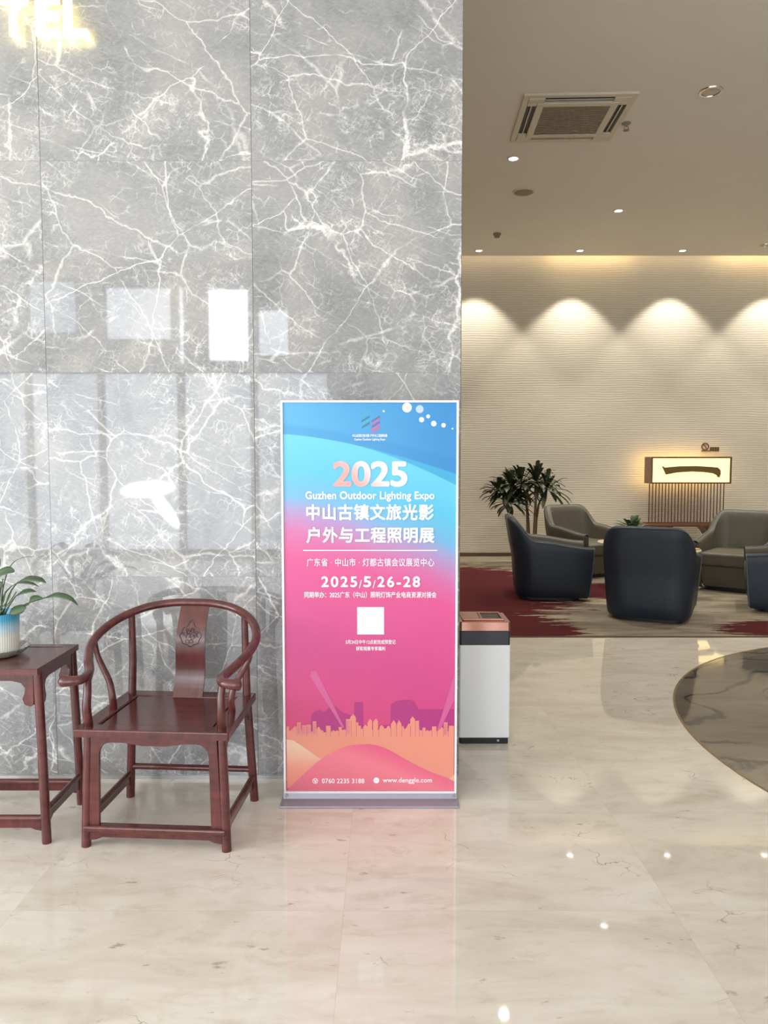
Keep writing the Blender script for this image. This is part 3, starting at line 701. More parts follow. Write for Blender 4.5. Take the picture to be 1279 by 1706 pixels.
# the leaves: (stem pts..., then blade pts), width, facing side vector. Local coordinates of the plant (pot base = 0)
def lily_leaf(stem, leafpts, width, side, mat=None):
    mb = MB(); mb.tube(spline(stem, 14), [0.0030 - 0.0001 * k for k in range(14)], 8)
    blade(mb, spline(leafpts, 16), width * 0.8, lambda u: max(0.02, math.sin(PI * (0.04 + 0.94 * u) ** 0.85)), 0.22, Vector(side))
    o = mb.build('leaf', mat or M['leaf_lily'], pl)
    so = o.modifiers.new('thickness', 'SOLIDIFY'); so.thickness = 0.0012; so.offset = 0


root = lambda a: (0.028 * math.cos(a), 0.028 * math.sin(a), 0.148)
ll = [  # tip direction toward +x as in the photo; z measured from pot base
    (((0.03, 0.0, 0.148), (0.07, -0.01, 0.25), (0.110, -0.02, 0.300)), ((0.110, -0.02, 0.300), (0.150, -0.02, 0.318), (0.20, -0.02, 0.312), (0.225, -0.02, 0.296)), 0.020, (0.15, 0.8, 0.5)),
    (((0.03, -0.01, 0.148), (0.05, -0.02, 0.24), (0.088, -0.03, 0.285)), ((0.088, -0.03, 0.285), (0.125, -0.035, 0.303), (0.17, -0.035, 0.300), (0.20, -0.035, 0.285)), 0.016, (0.1, 0.9, 0.25)),
    (((0.035, 0.0, 0.148), (0.07, -0.02, 0.20), (0.105, -0.03, 0.245)), ((0.105, -0.03, 0.245), (0.13, -0.03, 0.262), (0.16, -0.03, 0.268), (0.188, -0.03, 0.262)), 0.018, (0.1, 0.75, 0.55)),
    (((0.04, -0.01, 0.148), (0.06, -0.03, 0.16), (0.082, -0.04, 0.172)), ((0.082, -0.04, 0.172), (0.10, -0.04, 0.185), (0.135, -0.04, 0.196), (0.15, -0.04, 0.197)), 0.026, (-0.35, 0.45, 0.8)),
    (((0.04, 0.0, 0.148), (0.10, -0.02, 0.18), (0.155, -0.03, 0.210)), ((0.155, -0.03, 0.210), (0.165, -0.03, 0.232), (0.19, -0.03, 0.238), (0.215, -0.03, 0.235)), 0.018, (-0.2, 0.6, 0.7)),
    (((0.04, 0.01, 0.148), (0.13, 0.0, 0.205), (0.210, 0.0, 0.232)), ((0.210, 0.0, 0.232), (0.255, 0.0, 0.246), (0.31, 0.0, 0.232), (0.345, 0.0, 0.200)), 0.017, (0.2, 0.75, 0.6)),
    (((0.02, 0.02, 0.148), (0.035, 0.0, 0.25), (0.06, -0.01, 0.33)), ((0.06, -0.01, 0.33), (0.085, -0.01, 0.375), (0.125, -0.01, 0.398), (0.175, -0.01, 0.404)), 0.005, (0.1, 0.9, 0.1)),
    (((0.01, -0.01, 0.148), (0.04, -0.03, 0.25), (0.058, -0.035, 0.315)), ((0.105, -0.035, 0.345), (0.075, -0.035, 0.348), (0.040, -0.035, 0.328), (0.018, -0.035, 0.280)), 0.024, (-0.2, 0.6, 0.75)),
    (((0.0, -0.03, 0.148), (0.02, -0.05, 0.20), (0.050, -0.06, 0.235)), ((0.070, -0.06, 0.292), (0.045, -0.062, 0.290), (0.02, -0.064, 0.265), (0.008, -0.066, 0.225)), 0.030, (0.5, 0.3, 0.6)),
    (((0.0, -0.03, 0.148), (0.0, -0.06, 0.20), (0.0, -0.075, 0.240)), ((0.0, -0.075, 0.285), (0.01, -0.085, 0.27), (0.015, -0.092, 0.24), (0.015, -0.095, 0.205)), 0.036, (1, 0.0, 0.1)),
    (((-0.01, -0.01, 0.148), (-0.03, -0.03, 0.23), (-0.04, -0.04, 0.29)), ((-0.04, -0.04, 0.29), (-0.02, -0.06, 0.32), (0.01, -0.08, 0.31), (0.03, -0.09, 0.27)), 0.034, (0.8, 0.5, 0.2)),
    (((-0.02, 0.0, 0.148), (-0.06, 0.0, 0.22), (-0.10, 0.0, 0.27)), ((-0.10, 0.0, 0.27), (-0.14, 0.0, 0.29), (-0.19, 0.0, 0.28), (-0.23, 0.0, 0.24)), 0.03, (0.1, 0.8, 0.5)),
    (((-0.02, -0.02, 0.148), (-0.04, -0.06, 0.21), (-0.06, -0.09, 0.25)), ((-0.06, -0.09, 0.25), (-0.08, -0.12, 0.27), (-0.10, -0.16, 0.26), (-0.11, -0.19, 0.22)), 0.034, (0.9, -0.3, 0.3)),
    (((0.0, 0.02, 0.148), (-0.01, 0.04, 0.24), (-0.02, 0.06, 0.31)), ((-0.02, 0.06, 0.31), (-0.03, 0.08, 0.36), (-0.05, 0.11, 0.37), (-0.07, 0.14, 0.35)), 0.03, (0.9, 0.3, 0.3)),
]
for a in ll: lily_leaf(*a)
for k in range(5):
    mb = MB(); a = k * 1.3; mb.tube(spline([(0.02 * math.cos(a), 0.02 * math.sin(a), 0.148), (0.02 + 0.012 * k, -0.02, 0.21), (0.02 + 0.022 * k, -0.03, 0.262)], 10), 0.0026, 7)
    mb.build('stalk', M['stem'], pl)

# ------------------------------------------------------------------ expo banner stand
BX0, BX1, BZ0, BZ1, BY = -0.442, 0.320, 0.028, 1.756, 3.31
bn = thing('banner_stand', 'tall pink and blue lighting expo banner stand beside the wall edge', 'banner', (0, 0, 0))
mb = MB()
mb.box(-0.452, 0.326, 3.222, 3.40, 0, 0.010)
mb.build('base_plate', M['base_grey'], bn, smooth=0, bevel=0.004)
mb = MB().prism([(BY - 0.012, 0.010), (BY + 0.028, 0.010), (BY + 0.02, 0.034), (BY - 0.006, 0.034)], lambda a, b, d: (d, a, b), BX0 - 0.002, BX1 + 0.002); mb.build('foot_rail', M['base_grey'], bn, smooth=0)
for x in (BX0 + 0.012, BX1 - 0.012):
    MB().tube([(x, BY - 0.020, 0.026), (x, BY - 0.006, 0.026)], 0.006, 14).build('thumb_screw', M['steel'], bn)
fw = 0.0095
mb = MB()
mb.box(BX0, BX0 + fw, BY - 0.009, BY + 0.009, 0.032, BZ1); mb.box(BX1 - fw, BX1, BY - 0.009, BY + 0.009, 0.032, BZ1)
mb.box(BX0 + fw, BX1 - fw, BY - 0.009, BY + 0.009, BZ1 - fw, BZ1); mb.box(BX0 + fw, BX1 - fw, BY - 0.009, BY + 0.009, 0.032, 0.032 + fw)
mb.build('frame', M['frame_white'], bn, smooth=0, bevel=0.0015)
# printed sheet. (px, py) below are the sheet's own print coordinates: 0..1 across, 0..1 down
PL, PR, PT, PB = BX0 + fw, BX1 - fw, BZ1 - fw, 0.032 + fw
PW, PH = PR - PL, PT - PB
U = lambda px: (px - 472.0) / 287.0           # across the sheet
V = lambda py: (py - 671.5) / 646.0           # down the sheet
X = lambda px: PL + U(px) * PW
Z = lambda py: PT - V(py) * PH
t = NT('printed_expo_sheet'); x, y, z = t.xyz(t.co.outputs['Object'])
u = t.m('DIVIDE', t.m('SUBTRACT', x, PL), PW); v = t.m('DIVIDE', t.m('SUBTRACT', PT, z), PH)
nz, _ = t.noise(t.comb(u, t.m('MULTIPLY', v, 2.2), 0.0), 2.2, 2)
tt = t.m('SUBTRACT', v, t.m('MULTIPLY', t.m('POWER', u, 1.6), 0.135)); tt = t.m('ADD', tt, t.m('MULTIPLY', t.m('SUBTRACT', nz, 0.5), 0.05))
low = t.ramp(tt, [(0.08, S(99, 193, 225)), (0.17, S(86, 184, 219)), (0.235, S(108, 171, 212)), (0.275, S(167, 142, 192)), (0.33, S(203, 104, 160)), (0.39, S(212, 82, 140)), (0.62, S(199, 70, 131)), (0.86, S(208, 72, 120)), (1.0, S(212, 77, 117))])
c1 = t.m('ADD', 0.079, t.m('MULTIPLY', t.m('POWER', u, 1.5), 0.100)); c2 = t.m('ADD', 0.079, t.m('MULTIPLY', t.m('POWER', u, 1.75), 0.130))
c0 = t.m('ADD', 0.055, t.m('MULTIPLY', t.m('POWER', u, 1.3), 0.085))
top = t.mix(u, S(73, 163, 212), S(55, 135, 198)); band = t.mix(u, S(59, 151, 203), S(52, 131, 196))
col = t.mix(t.step(t.m('SUBTRACT', v, c2), -0.003, 0.0), S(59, 162, 205), low)
col = t.mix(t.step(t.m('SUBTRACT', v, c1), -0.001, 0.001), band, col)
col = t.mix(t.step(t.m('SUBTRACT', v, c0), -0.006, 0.006), top, col)
print_mat = t.fin(col, 0.22)
sheet = MB().box(PL, PR, BY - 0.002, BY + 0.002, PB, PT).build('printed_sheet', print_mat, bn, smooth=0)
YF = BY - 0.0024
lay = [0]


def shape(name, poly, mat, y=None):
    """flat printed shape on the sheet, poly in print pixels"""
    lay[0] += 1
    yy = y if y is not None else YF - 0.00004 * lay[0]
    return MB().add([(X(px), yy, Z(py)) for px, py in poly], [tuple(range(len(poly)))]).build(name, mat, sheet, smooth=0)


def ink(name, c, rough=0.22): return simple(name, c, rough, vary=0.0)


I = dict(white=ink('white_ink', S(250, 248, 252)), pale=ink('pale_blue_ink', S(185, 199, 221)), purple=ink('plum_ink', S(172, 55, 124)), beam=ink('light_pink_ink', S(203, 95, 147)),
         orange=ink('peach_ink', S(225, 144, 124)), peach=ink('cream_peach_ink', S(226, 171, 145)), teal=ink('teal_ink', S(63, 167, 176)), deep=ink('deep_teal_ink', S(39, 117, 149)), magenta=ink('magenta_ink', S(190, 100, 151)), violet=ink('violet_ink', S(86, 100, 171)))
circ = lambda cx, cy, r, n=28: [(cx + r * math.cos(2 * PI * k / n), cy + r * math.sin(2 * PI * k / n)) for k in range(n)]
for cx_, cy_, r_, m_ in ((677, 679.5, 7.8, 'white'), (698, 682, 6.4, 'pale'), (701.2, 699, 4.2, 'white'), (712, 693.7, 3.1, 'white'), (721.3, 705.3, 4.4, 'white'), (737.5, 708, 3.6, 'white'), (752.3, 713.5, 1.4, 'white'), (638.6, 685.3, 1.6, 'white')):
    shape('printed_dot', circ(cx_, cy_, r_), I[m_])
# logo: slanted strokes, teal wing and magenta wing
for k in range(4):
    y0 = 691.5 + k * 5.2 - (3 if k == 0 else 0)
    shape('logo_stroke', [(602, y0 + 3.6), (615, y0 - 4.5), (615.5, y0 - 1.6), (602, y0 + 6.6)], I['teal'] if k % 2 == 0 else I['deep'])
for k in range(5):
    y0 = 697 + k * 4.6
    shape('logo_stroke', [(618.5, y0 + 3.4), (632, y0 - 5.0), (632, y0 - 1.8), (618.5, y0 + 6.6)], I['violet'] if k in (0, 2) else I['magenta'])


def line(name, body, x0, x1, y0, y1, bold=0.0, spacing=1.0, mat='white'):
    return text_mesh(name, body, I[mat] if isinstance(mat, str) else mat, sheet, X((x0 + x1) / 2), Z((y0 + y1) / 2), (x1 - x0) / 287.0 * PW, (y1 - y0) / 646.0 * PH, YF - 0.0022, bold, spacing, 0)


t = NT('rose_to_white_ink'); x, y, z = t.xyz(t.co.outputs['Object'])
title_ink = t.fin(t.mix(t.step(t.m('ADD', x, t.m('MULTIPLY', t.m('SUBTRACT', z, Z(787)), 1.1)), X(570), X(660)), S(225, 160, 154), S(252, 240, 246)), 0.22)
line('title_lettering', '2025', 554, 678, 766, 808, 0.032, 1.0, title_ink)
line('english_lettering', 'Guzhen Outdoor Lighting Expo', 508.5, 723, 815.3, 832, 0.024, 1.05)
line('headline_lettering', '中山古镇文旅光影', 509.5, 722, 836, 862.5, 0.026, 1.06)
line('headline_lettering', '户外与工程照明展', 509.5, 723, 873.5, 900, 0.026, 1.06)
shape('rule_line', [(504, 911.4), (728, 911.4), (728, 912.8), (504, 912.8)], I['white'])
line('venue_lettering', '广东省 · 中山市 · 灯都古镇会议展览中心', 510, 723, 925, 938.5, 0.002, 1.05)
line('date_lettering', '2025', 534, 594, 955, 973, 0.024, 1.25)
line('date_lettering', '/', 597, 602, 961, 974.5)
line('date_lettering', '5', 604.5, 617.5, 955, 973, 0.024)
line('date_lettering', '/', 620, 625, 961, 974.5)
line('date_lettering', '26-28', 628, 699.5, 955, 973, 0.024, 1.25)
line('event_lettering', '同期举办：2025广东（中山）照明灯饰产业电商资源对接会', 505.5, 727, 980.3, 990.8, 0.008)
shape('white_square', [(594, 1006.3), (639, 1006.3), (639, 1051.8), (594, 1051.8)], I['white'])
line('notice_lettering', '5月24日中午12点前完成预登记', 574.5, 658.5, 1060.5, 1068, 0.008)
line('notice_lettering', '获取观展专享福利', 592, 641, 1071.8, 1078.8, 0.012)
line('logo_lettering', '中山古镇文旅光影·户外与工程照明展', 586.8, 644.5, 722.3, 727.3, 0.012)
line('logo_lettering', 'Guzhen Outdoor Lighting Expo', 589.8, 641, 729, 733.6, 0.012)
# purple silhouettes and search-light beams
shape('printed_mound', [(515, 1205), (516, 1188), (522, 1181), (530, 1179), (536, 1183), (541, 1180), (548, 1174), (557, 1173), (563, 1180), (570, 1184), (588, 1190), (589, 1166), (603, 1166), (604, 1205)], I['purple'])
shape('printed_mound', [(650, 1205), (651, 1170), (660, 1164), (680, 1162), (690, 1164), (697, 1178), (757.5, 1178), (757.5, 1205)], I['purple'])
shape('printed_mound', [(515, 1205), (757.5, 1205), (757.5, 1225), (515, 1225)], I['purple'])
shape('printed_beam', [(571.5, 1209), (568, 1209), (514, 1122), (516, 1114), (524, 1113), (527, 1117)], I['beam'])
shape('printed_beam', [(729, 1214), (735, 1212), (758.4, 1160), (758.4, 1118)], I['beam'])
# skyline
sky = [(473, 1300), (473.5, 1207), (478, 1207), (478, 1215), (482, 1213), (485, 1209), (489, 1206), (491.5, 1209), (491.5, 1200), (498, 1200), (498, 1214), (500, 1214), (500, 1205), (507, 1205), (507, 1204), (515, 1204), (515, 1216), (518, 1216), (518, 1198.5), (524, 1198), (524.5, 1214),
       (526, 1209), (528.5, 1207.5), (531, 1211), (531, 1213), (535, 1214), (537, 1217), (540.5, 1217), (540.5, 1206), (548.5, 1206), (548.5, 1217), (551, 1215), (553.5, 1213), (556, 1216), (559, 1213.5), (562, 1215), (562, 1208), (567.5, 1208), (567.5, 1214), (571, 1212), (574.5, 1213), (574.5, 1194.5), (581.5, 1194.5),
       (581.5, 1192), (583, 1189.5), (586, 1187.5), (587, 1185), (588, 1187.5), (590.5, 1190), (591.5, 1193), (591.5, 1200), (595.5, 1200), (596, 1206), (600, 1206), (600, 1211), (603, 1211), (604, 1207), (607.5, 1204), (611, 1207), (611, 1201), (612.5, 1198), (615.5, 1193.5), (619, 1198), (619, 1213), (620.5, 1213), (620.5, 1200), (622, 1197.5), (625.5, 1193.5), (629, 1198), (629, 1213),
       (631, 1212), (632, 1207), (635, 1204.5), (638, 1207), (640, 1211), (643, 1210), (645, 1206.5), (648, 1206), (650, 1211), (651, 1203), (655.5, 1196), (659.5, 1202), (660, 1213), (661, 1203), (664.5, 1196), (668.5, 1202), (669, 1208), (672, 1206), (673.5, 1212), (676.5, 1210), (678, 1207), (680, 1203), (683.5, 1202), (683.5, 1195), (687.5, 1190), (691.5, 1194.5), (692, 1198), (698.5, 1197), (698.5, 1212), (702, 1214), (704.5, 1213),
       (704.5, 1209), (709.5, 1209), (709.5, 1216), (712, 1213), (716, 1215), (719, 1213), (720.5, 1216), (720.5, 1207), (728, 1207), (728, 1216), (732, 1213), (735, 1211), (737.5, 1208), (740.5, 1212), (740.5, 1200), (747, 1200), (747, 1215), (749, 1215), (749, 1206), (757.8, 1206), (757.8, 1300)]
shape('printed_skyline', sky, I['orange'])
for q, t0 in ((491, 1203), (499, 1208), (507.5, 1206), (516, 1214), (525, 1212), (541, 1210), (548.2, 1212), (562, 1212), (574.3, 1200), (583, 1197), (592, 1200), (604, 1209), (620, 1202), (630, 1205), (650.5, 1208), (660, 1204), (669, 1206), (683.6, 1206), (692, 1200), (699, 1206), (704, 1211), (720, 1212), (729, 1214), (740, 1206), (748, 1210)):
    shape('printed_gap', [(q, t0), (q + 0.7, t0), (q + 0.7, 1224), (q, 1224)], I['beam'])
for x0, y0, w, n, st in ((493, 1203, 4, 7, 2.6), (501, 1208, 5, 5, 2.6), (508.5, 1208, 5.5, 5, 2.6), (519, 1202, 4, 7, 2.8), (576, 1198, 5, 8, 2.8), (742, 1203, 4, 7, 2.8)):
    comb = [(x0, y0 + (n - 1) * st + 0.7), (x0, y0)]
    for k in range(n): comb += [(x0 + w, y0 + k * st), (x0 + w, y0 + k * st + 0.7), (x0 + 0.5, y0 + k * st + 0.7)] + ([(x0 + 0.5, y0 + (k + 1) * st)] if k < n - 1 else [])
    shape('printed_floor_lines', comb, I['beam'])
t = NT('peach_fading_ink'); x, y, z = t.xyz(t.co.outputs['Object'])
left_ink = t.fin(t.mix(t.step(z, Z(1290), Z(1232)), S(225, 142, 122), S(228, 192, 167)), 0.22)
shape('printed_dune', [(473.3, 1229), (485, 1230.5), (500, 1240), (520, 1254), (533, 1263), (505, 1300), (474, 1313)], left_ink)
t = NT('rose_dune_ink'); x, y, z = t.xyz(t.co.outputs['Object'])
uu = t.m('DIVIDE', t.m('SUBTRACT', x, PL), PW); vv = t.m('DIVIDE', t.m('SUBTRACT', PT, z), PH)
g = t.m('ADD', t.m('MULTIPLY', uu, 0.55), t.m('MULTIPLY', t.m('SUBTRACT', 0.93, vv), 3.2))
dc = t.ramp(g, [(0.0, S(222, 112, 132)), (0.28, S(232, 124, 140)), (0.48, S(220, 88, 130)), (0.62, S(208, 72, 132)), (0.8, S(220, 108, 142))])
dune_ink = t.fin(dc, 0.22)
dune = spline([(474.5, 1315, 0), (495, 1295, 0), (525, 1268, 0), (550, 1252, 0), (572, 1242, 0), (598, 1237.5, 0), (622, 1238.5, 0), (645, 1246, 0), (675, 1263, 0), (705, 1279, 0), (735, 1291, 0), (758.6, 1299, 0)], 60)
shape('printed_dune', [(p.x, p.y) for p in dune] + [(759, 1317), (474, 1317)], dune_ink)
shape('printed_dune', [(749, 1296), (759, 1289), (759, 1301)], I['peach'])
# footer icons and lettering
def ring_poly(name, cx_, cy_, r, w):
    lay[0] += 1; yy = YF - 0.00004 * lay[0]; n = 32
    mb = MB(); mb.grid([[(X(cx_ + q * math.cos(2 * PI * k / n)), yy, Z(cy_ + q * math.sin(2 * PI * k / n))) for k in range(n)] for q in (r, r - w)], True)
    return mb.build(name, I['white'], sheet, smooth=0)
YT = YF - 0.0024
ring_poly('phone_icon', 521.8, 1300, 4.6, 0.9)
shape('phone_icon', [(519.6, 1297.4), (520.8, 1297.0), (522, 1301.2), (523.4, 1297.4), (524.4, 1298.2), (522.4, 1303), (521, 1302.6)], I['white'])
shape('globe_icon', circ(626, 1299, 4.9), I['white'])
shape('globe_icon', [(623.4, 1298.6), (628.6, 1298.6), (628.6, 1299.2), (623.4, 1299.2)], I['beam'])
line('phone_lettering', '0760 2235 3188', 533.3, 605.5, 1295.8, 1304, 0.010, 1.05)
line('website_lettering', 'www.denggle.com', 637, 720.8, 1294.5, 1305, 0.010, 1.05)

# ------------------------------------------------------------------ litter bin
lb = thing('litter_bin', 'white square litter bin with rose gold ashtray lid behind the wall edge', 'bin', (0.530, 4.105, 0))
hw, hd = 0.135, 0.125
def rbox(w, d, z0, z1, r=0.012):
    mb = MB(); pts = []
    for cx_, cy_, a0 in ((w - r, d - r, 0), (-w + r, d - r, PI / 2), (-w + r, -d + r, PI), (w - r, -d + r, 3 * PI / 2)):
        pts += [(cx_ + r * math.cos(a0 + k * PI / 10), cy_ + r * math.sin(a0 + k * PI / 10)) for k in range(6)]
    return mb.prism(pts, lambda a, b, q: (a, b, q), z0, z1)
rbox(hw - 0.006, hd - 0.006, 0, 0.034).build('plinth', M['black'], lb)
rbox(hw, hd, 0.034, 0.531).build('body', M['white_enamel'], lb, bevel=0.002)
rbox(hw - 0.002, hd - 0.002, 0.531, 0.604).build('band', M['navy_band'], lb)
lid = rbox(hw - 0.001, hd - 0.001, 0.604, 0.655, 0.014).build('lid', M['copper'], lb, bevel=0.004)
mb = MB(); ring_pts = []
for (x0, x1, y0, y1) in ((-0.115, 0.105, -0.095, -0.080), (-0.115, 0.105, 0.085, 0.100), (-0.115, -0.103, -0.080, 0.085), (0.093, 0.105, -0.080, 0.085), (-0.018, -0.006, -0.080, 0.085)): mb.box(x0, x1, y0, y1, 0.655, 0.666)
mb.build('tray_rim', M['copper'], lid, smooth=0, bevel=0.003)
MB().box(-0.006, 0.093, -0.080, 0.085, 0.6552, 0.657).build('opening', M['black'], lid, smooth=0)
MB().box(-0.103, -0.018, -0.080, 0.085, 0.6552, 0.659).build('ashtray', simple('pinkish_steel', S(170, 140, 130), 0.25, 0.9), lid, smooth=0)
MB().lathe([(0.006, -0.002), (0.006, 0.0)], seg=14).build('lock', M['steel'], lb).matrix_local = Matrix.Translation((0.075, -hd + 0.003, 0.018)) @ Matrix.Rotation(PI / 2, 4, 'X')

# ------------------------------------------------------------------ lounge armchairs


def smooth01(a, b, v):
    v = max(0.0, min(1.0, (v - a) / (b - a))); return v * v * (3 - 2 * v)


def make_armchair():
    r0 = thing('lounge_armchair', '', 'armchair')
    hw_, hb, hf, rc = 0.415, 0.40, -0.43, 0.20

    def plan(inset):
        w = hw_ - inset; b = hb - inset; r = max(0.05, rc - inset * 0.6); pts = []
        for k in range(16): pts.append((w, hf + (b - r - hf) * k / 15))
        for k in range(1, 11): a = k / 10 * PI / 2; pts.append((w - r + r * math.cos(a), b - r + r * math.sin(a)))
        for k in range(1, 8): pts.append((w - r - 2 * (w - r) * k / 8, b))
        for k in range(0, 10): a = PI / 2 + k / 10 * PI / 2; pts.append((-w + r + r * math.cos(a), b - r + r * math.sin(a)))
        for k in range(16): pts.append((-w, b - r + (hf - b + r) * k / 15))
        return pts
    P0, P1, P2 = plan(0.0), plan(0.04), plan(0.085)
    n = len(P0)

    def top(i):
        x, y = P0[i]; arm = 0.568 + 0.070 * smooth01(hf, 0.2, y)
        return arm + (0.885 - arm) * smooth01(0.165, 0.398, y)

    def place(p, z, y0):
        """taper to the floor and lean the back"""
        x, y = p; k = min(1, z / 0.58); s = 0.875 + 0.125 * (k ** 0.7)
        lean = 0.17 * max(0, z - 0.45) * smooth01(0.0, 0.35, y0)
        return (x * s, y * s + lean, z)
    outer, inner = [], []
    for i in range(n):
        h = top(i); y0 = P0[i][1]
        col = [place(P0[i], z, y0) for z in (0.035, 0.06)] + [place(P0[i], 0.06 + (h - 0.035 - 0.06) * k / 9, y0) for k in range(1, 10)]
        col[0] = tuple(Vector(place((P0[i][0] * 0.97, P0[i][1] * 0.97), 0.035, y0)))
        col += [place((P0[i][0] * 0.5 + P1[i][0] * 0.5 if False else P0[i][0] * 0.86 + P1[i][0] * 0.14, P0[i][1] * 0.86 + P1[i][1] * 0.14), h - 0.014, y0), place((P0[i][0] * 0.5 + P1[i][0] * 0.5, P0[i][1] * 0.5 + P1[i][1] * 0.5), h - 0.003, y0), place(P1[i], h, y0)]
        outer.append(col)
        inner.append([place(P1[i], h, y0), place((P1[i][0] * 0.4 + P2[i][0] * 0.6, P1[i][1] * 0.4 + P2[i][1] * 0.6), h - 0.006, y0), place(P2[i], h - 0.03, y0)] + [place(P2[i], h - 0.03 + (0.30 - h + 0.03) * k / 8, y0) for k in range(1, 9)])
    mb = MB(); mb.grid(outer)
    for i in (0, n - 1):       # arm fronts
        o_ = outer[i]; zs = [p[2] for p in o_]; rows = []
        for (x, y, z) in o_[:-1]:
            xi = math.copysign(max(0.0, abs(x) - (0.085 if z < zs[-1] - 0.03 else (abs(x) - abs(o_[-1][0])))), x); rows.append([(x, y, z), ((x + xi) / 2, y - 0.012, z), (xi, y, z)])
        mb.grid(rows)
    mb.build('outer_shell', M['navy'], r0, smooth=50)
    mb = MB(); mb.grid(inner); mb.build('inner_lining', M['olive'], r0, smooth=50)
    edge = [Vector(o_[-1]) + Vector((0, 0, 0.001)) for o_ in outer]
    fr_r = [Vector(p) + Vector((0, -0.003, 0)) for p in outer[0][1:-1]]; fr_l = [Vector(p) + Vector((0, -0.003, 0)) for p in outer[-1][1:-1]]
    MB().tube(fr_r + edge + fr_l[::-1], 0.0055, 8).build('piping', M['piping'], r0, smooth=60)
    # seat cushion and front panel
    cp = [(0.325, hf - 0.005), (0.325, 0.26), (0.24, 0.31), (-0.24, 0.31), (-0.325, 0.26), (-0.325, hf - 0.005)]
    MB().prism(cp, lambda a, b, d: (a, b, d), 0.29, 0.44).build('seat_cushion', M['olive'], r0, smooth=30, bevel=0.03, seg=4)
    MB().prism([(-0.318, 0.29), (0.318, 0.29), (0.290, 0.05), (-0.290, 0.05)], lambda a, b, d: (a, d + 0.055 * (0.29 - b) / 0.24, b), hf + 0.012, hf + 0.08).build('front_panel', M['olive'], r0, smooth=0, bevel=0.008)
    rbox(0.31, 0.31, 0.0, 0.05, 0.1).build('plinth', M['black'], r0)
    return r0


arm0 = make_armchair()
GA = 'tub armchairs around the coffee tables'
CZ = 0.0125
for k, (x, y, deg, lab) in enumerate((
        (2.56, 7.30, 154, 'navy leather tub armchair seen from behind, nearest the polished floor'),
        (1.81, 8.42, 84, 'navy leather tub armchair in side view beside the tall potted plant'),
        (2.63, 10.03, 28, 'grey olive tub armchair facing forward in front of the ribbed wall'),
        (4.12, 8.88, -38, 'grey olive tub armchair in front of the illuminated display stand'),
        (4.10, 7.66, -114, 'tub armchair cut by the picture edge, showing a dark piped side'))):
    a = arm0 if k == 0 else copy_tree(arm0)
    a.location = (x, y, CZ); a.rotation_euler = (0, 0, math.radians(deg)); tag(a, lab, 'armchair', GA)
    if k in (2, 3):
        for c in a.children:
            if c.name.startswith('outer_shell'): c.material_slots[0].link = 'OBJECT'; c.material_slots[0].material = M['olive_dark']

# ------------------------------------------------------------------ coffee tables and what stands on them
def make_coffee_table(): 
    t = thing('coffee_table', '', 'table')
    MB().lathe([(0.001, 0.500), (0.335, 0.500), (0.345, 0.506), (0.345, 0.514), (0.338, 0.520), (0.001, 0.520)], seg=56).build('table_top', M['tabletop'], t)
    MB().lathe([(0.024, 0.015), (0.022, 0.49), (0.10, 0.499)], seg=24).build('pedestal', M['frame_dark'], t)
    MB().lathe([(0.20, 0.0), (0.20, 0.008), (0.05, 0.018), (0.024, 0.03)], seg=40).build('base', M['frame_dark'], t)
    return t
ct = make_coffee_table(); ct.location = (2.90, 9.12, CZ); tag(ct, 'round pale topped coffee table holding a small leafy plant', 'table', 'round coffee tables')
c2_ = copy_tree(ct); c2_.location = (3.12, 8.40, CZ); tag(c2_, 'round pale topped coffee table with a white cup on it', 'table', 'round coffee tables')
TOPZ = CZ + 0.5205
cupo = MB().grid([[(q * math.cos(a), q * math.sin(a), zz) for a in [2 * PI * k / 28 for k in range(28)]] for q, zz in ((0.001, 0.0), (0.028, 0.0), (0.034, 0.03), (0.040, 0.095), (0.037, 0.095), (0.031, 0.03), (0.024, 0.006), (0.001, 0.006))], True).build('cup', M['cup'])
cupo.location = (3.33, 8.36, TOPZ); tag(cupo, 'white tapered cup on the round coffee table', 'cup')
tray = MB().box(-0.035, 0.035, -0.025, 0.025, 0, 0.018).build('napkin_box', simple('yellow_card', S(206, 186, 110), 0.6), bevel=0.003)
tray.location = (3.375, 8.27, TOPZ); tray.rotation_euler = (0, 0, 0.3); tag(tray, 'small yellow box beside the white cup', 'box')
bp = thing('small_potted_plant', 'small bushy green plant on the round coffee table', 'plant', (2.96, 9.10, TOPZ))
MB().lathe([(0.001, 0), (0.06, 0), (0.075, 0.08), (0.075, 0.10), (0.066, 0.10), (0.062, 0.085), (0.001, 0.085)], seg=28).build('pot', M['pot_brown'], bp)
mb = MB(); rr = random.Random(11)
for k in range(64):
    az = rr.uniform(0, 2 * PI); el = rr.uniform(0.15, 1.35); L = rr.uniform(0.15, 0.27)
    d = Vector((math.cos(az) * math.cos(el), math.sin(az) * math.cos(el), math.sin(el))); b0 = Vector((0, 0, 0.09)) + d * 0.03
    blade(mb, spline([b0, b0 + d * L * 0.5, b0 + d * L * 0.85 + Vector((0, 0, -0.03)), b0 + d * L + Vector((0, 0, -0.06))], 7), 0.034, None, 0.2, None, 2)
mb.build('foliage', M['leaf_lily'], bp)

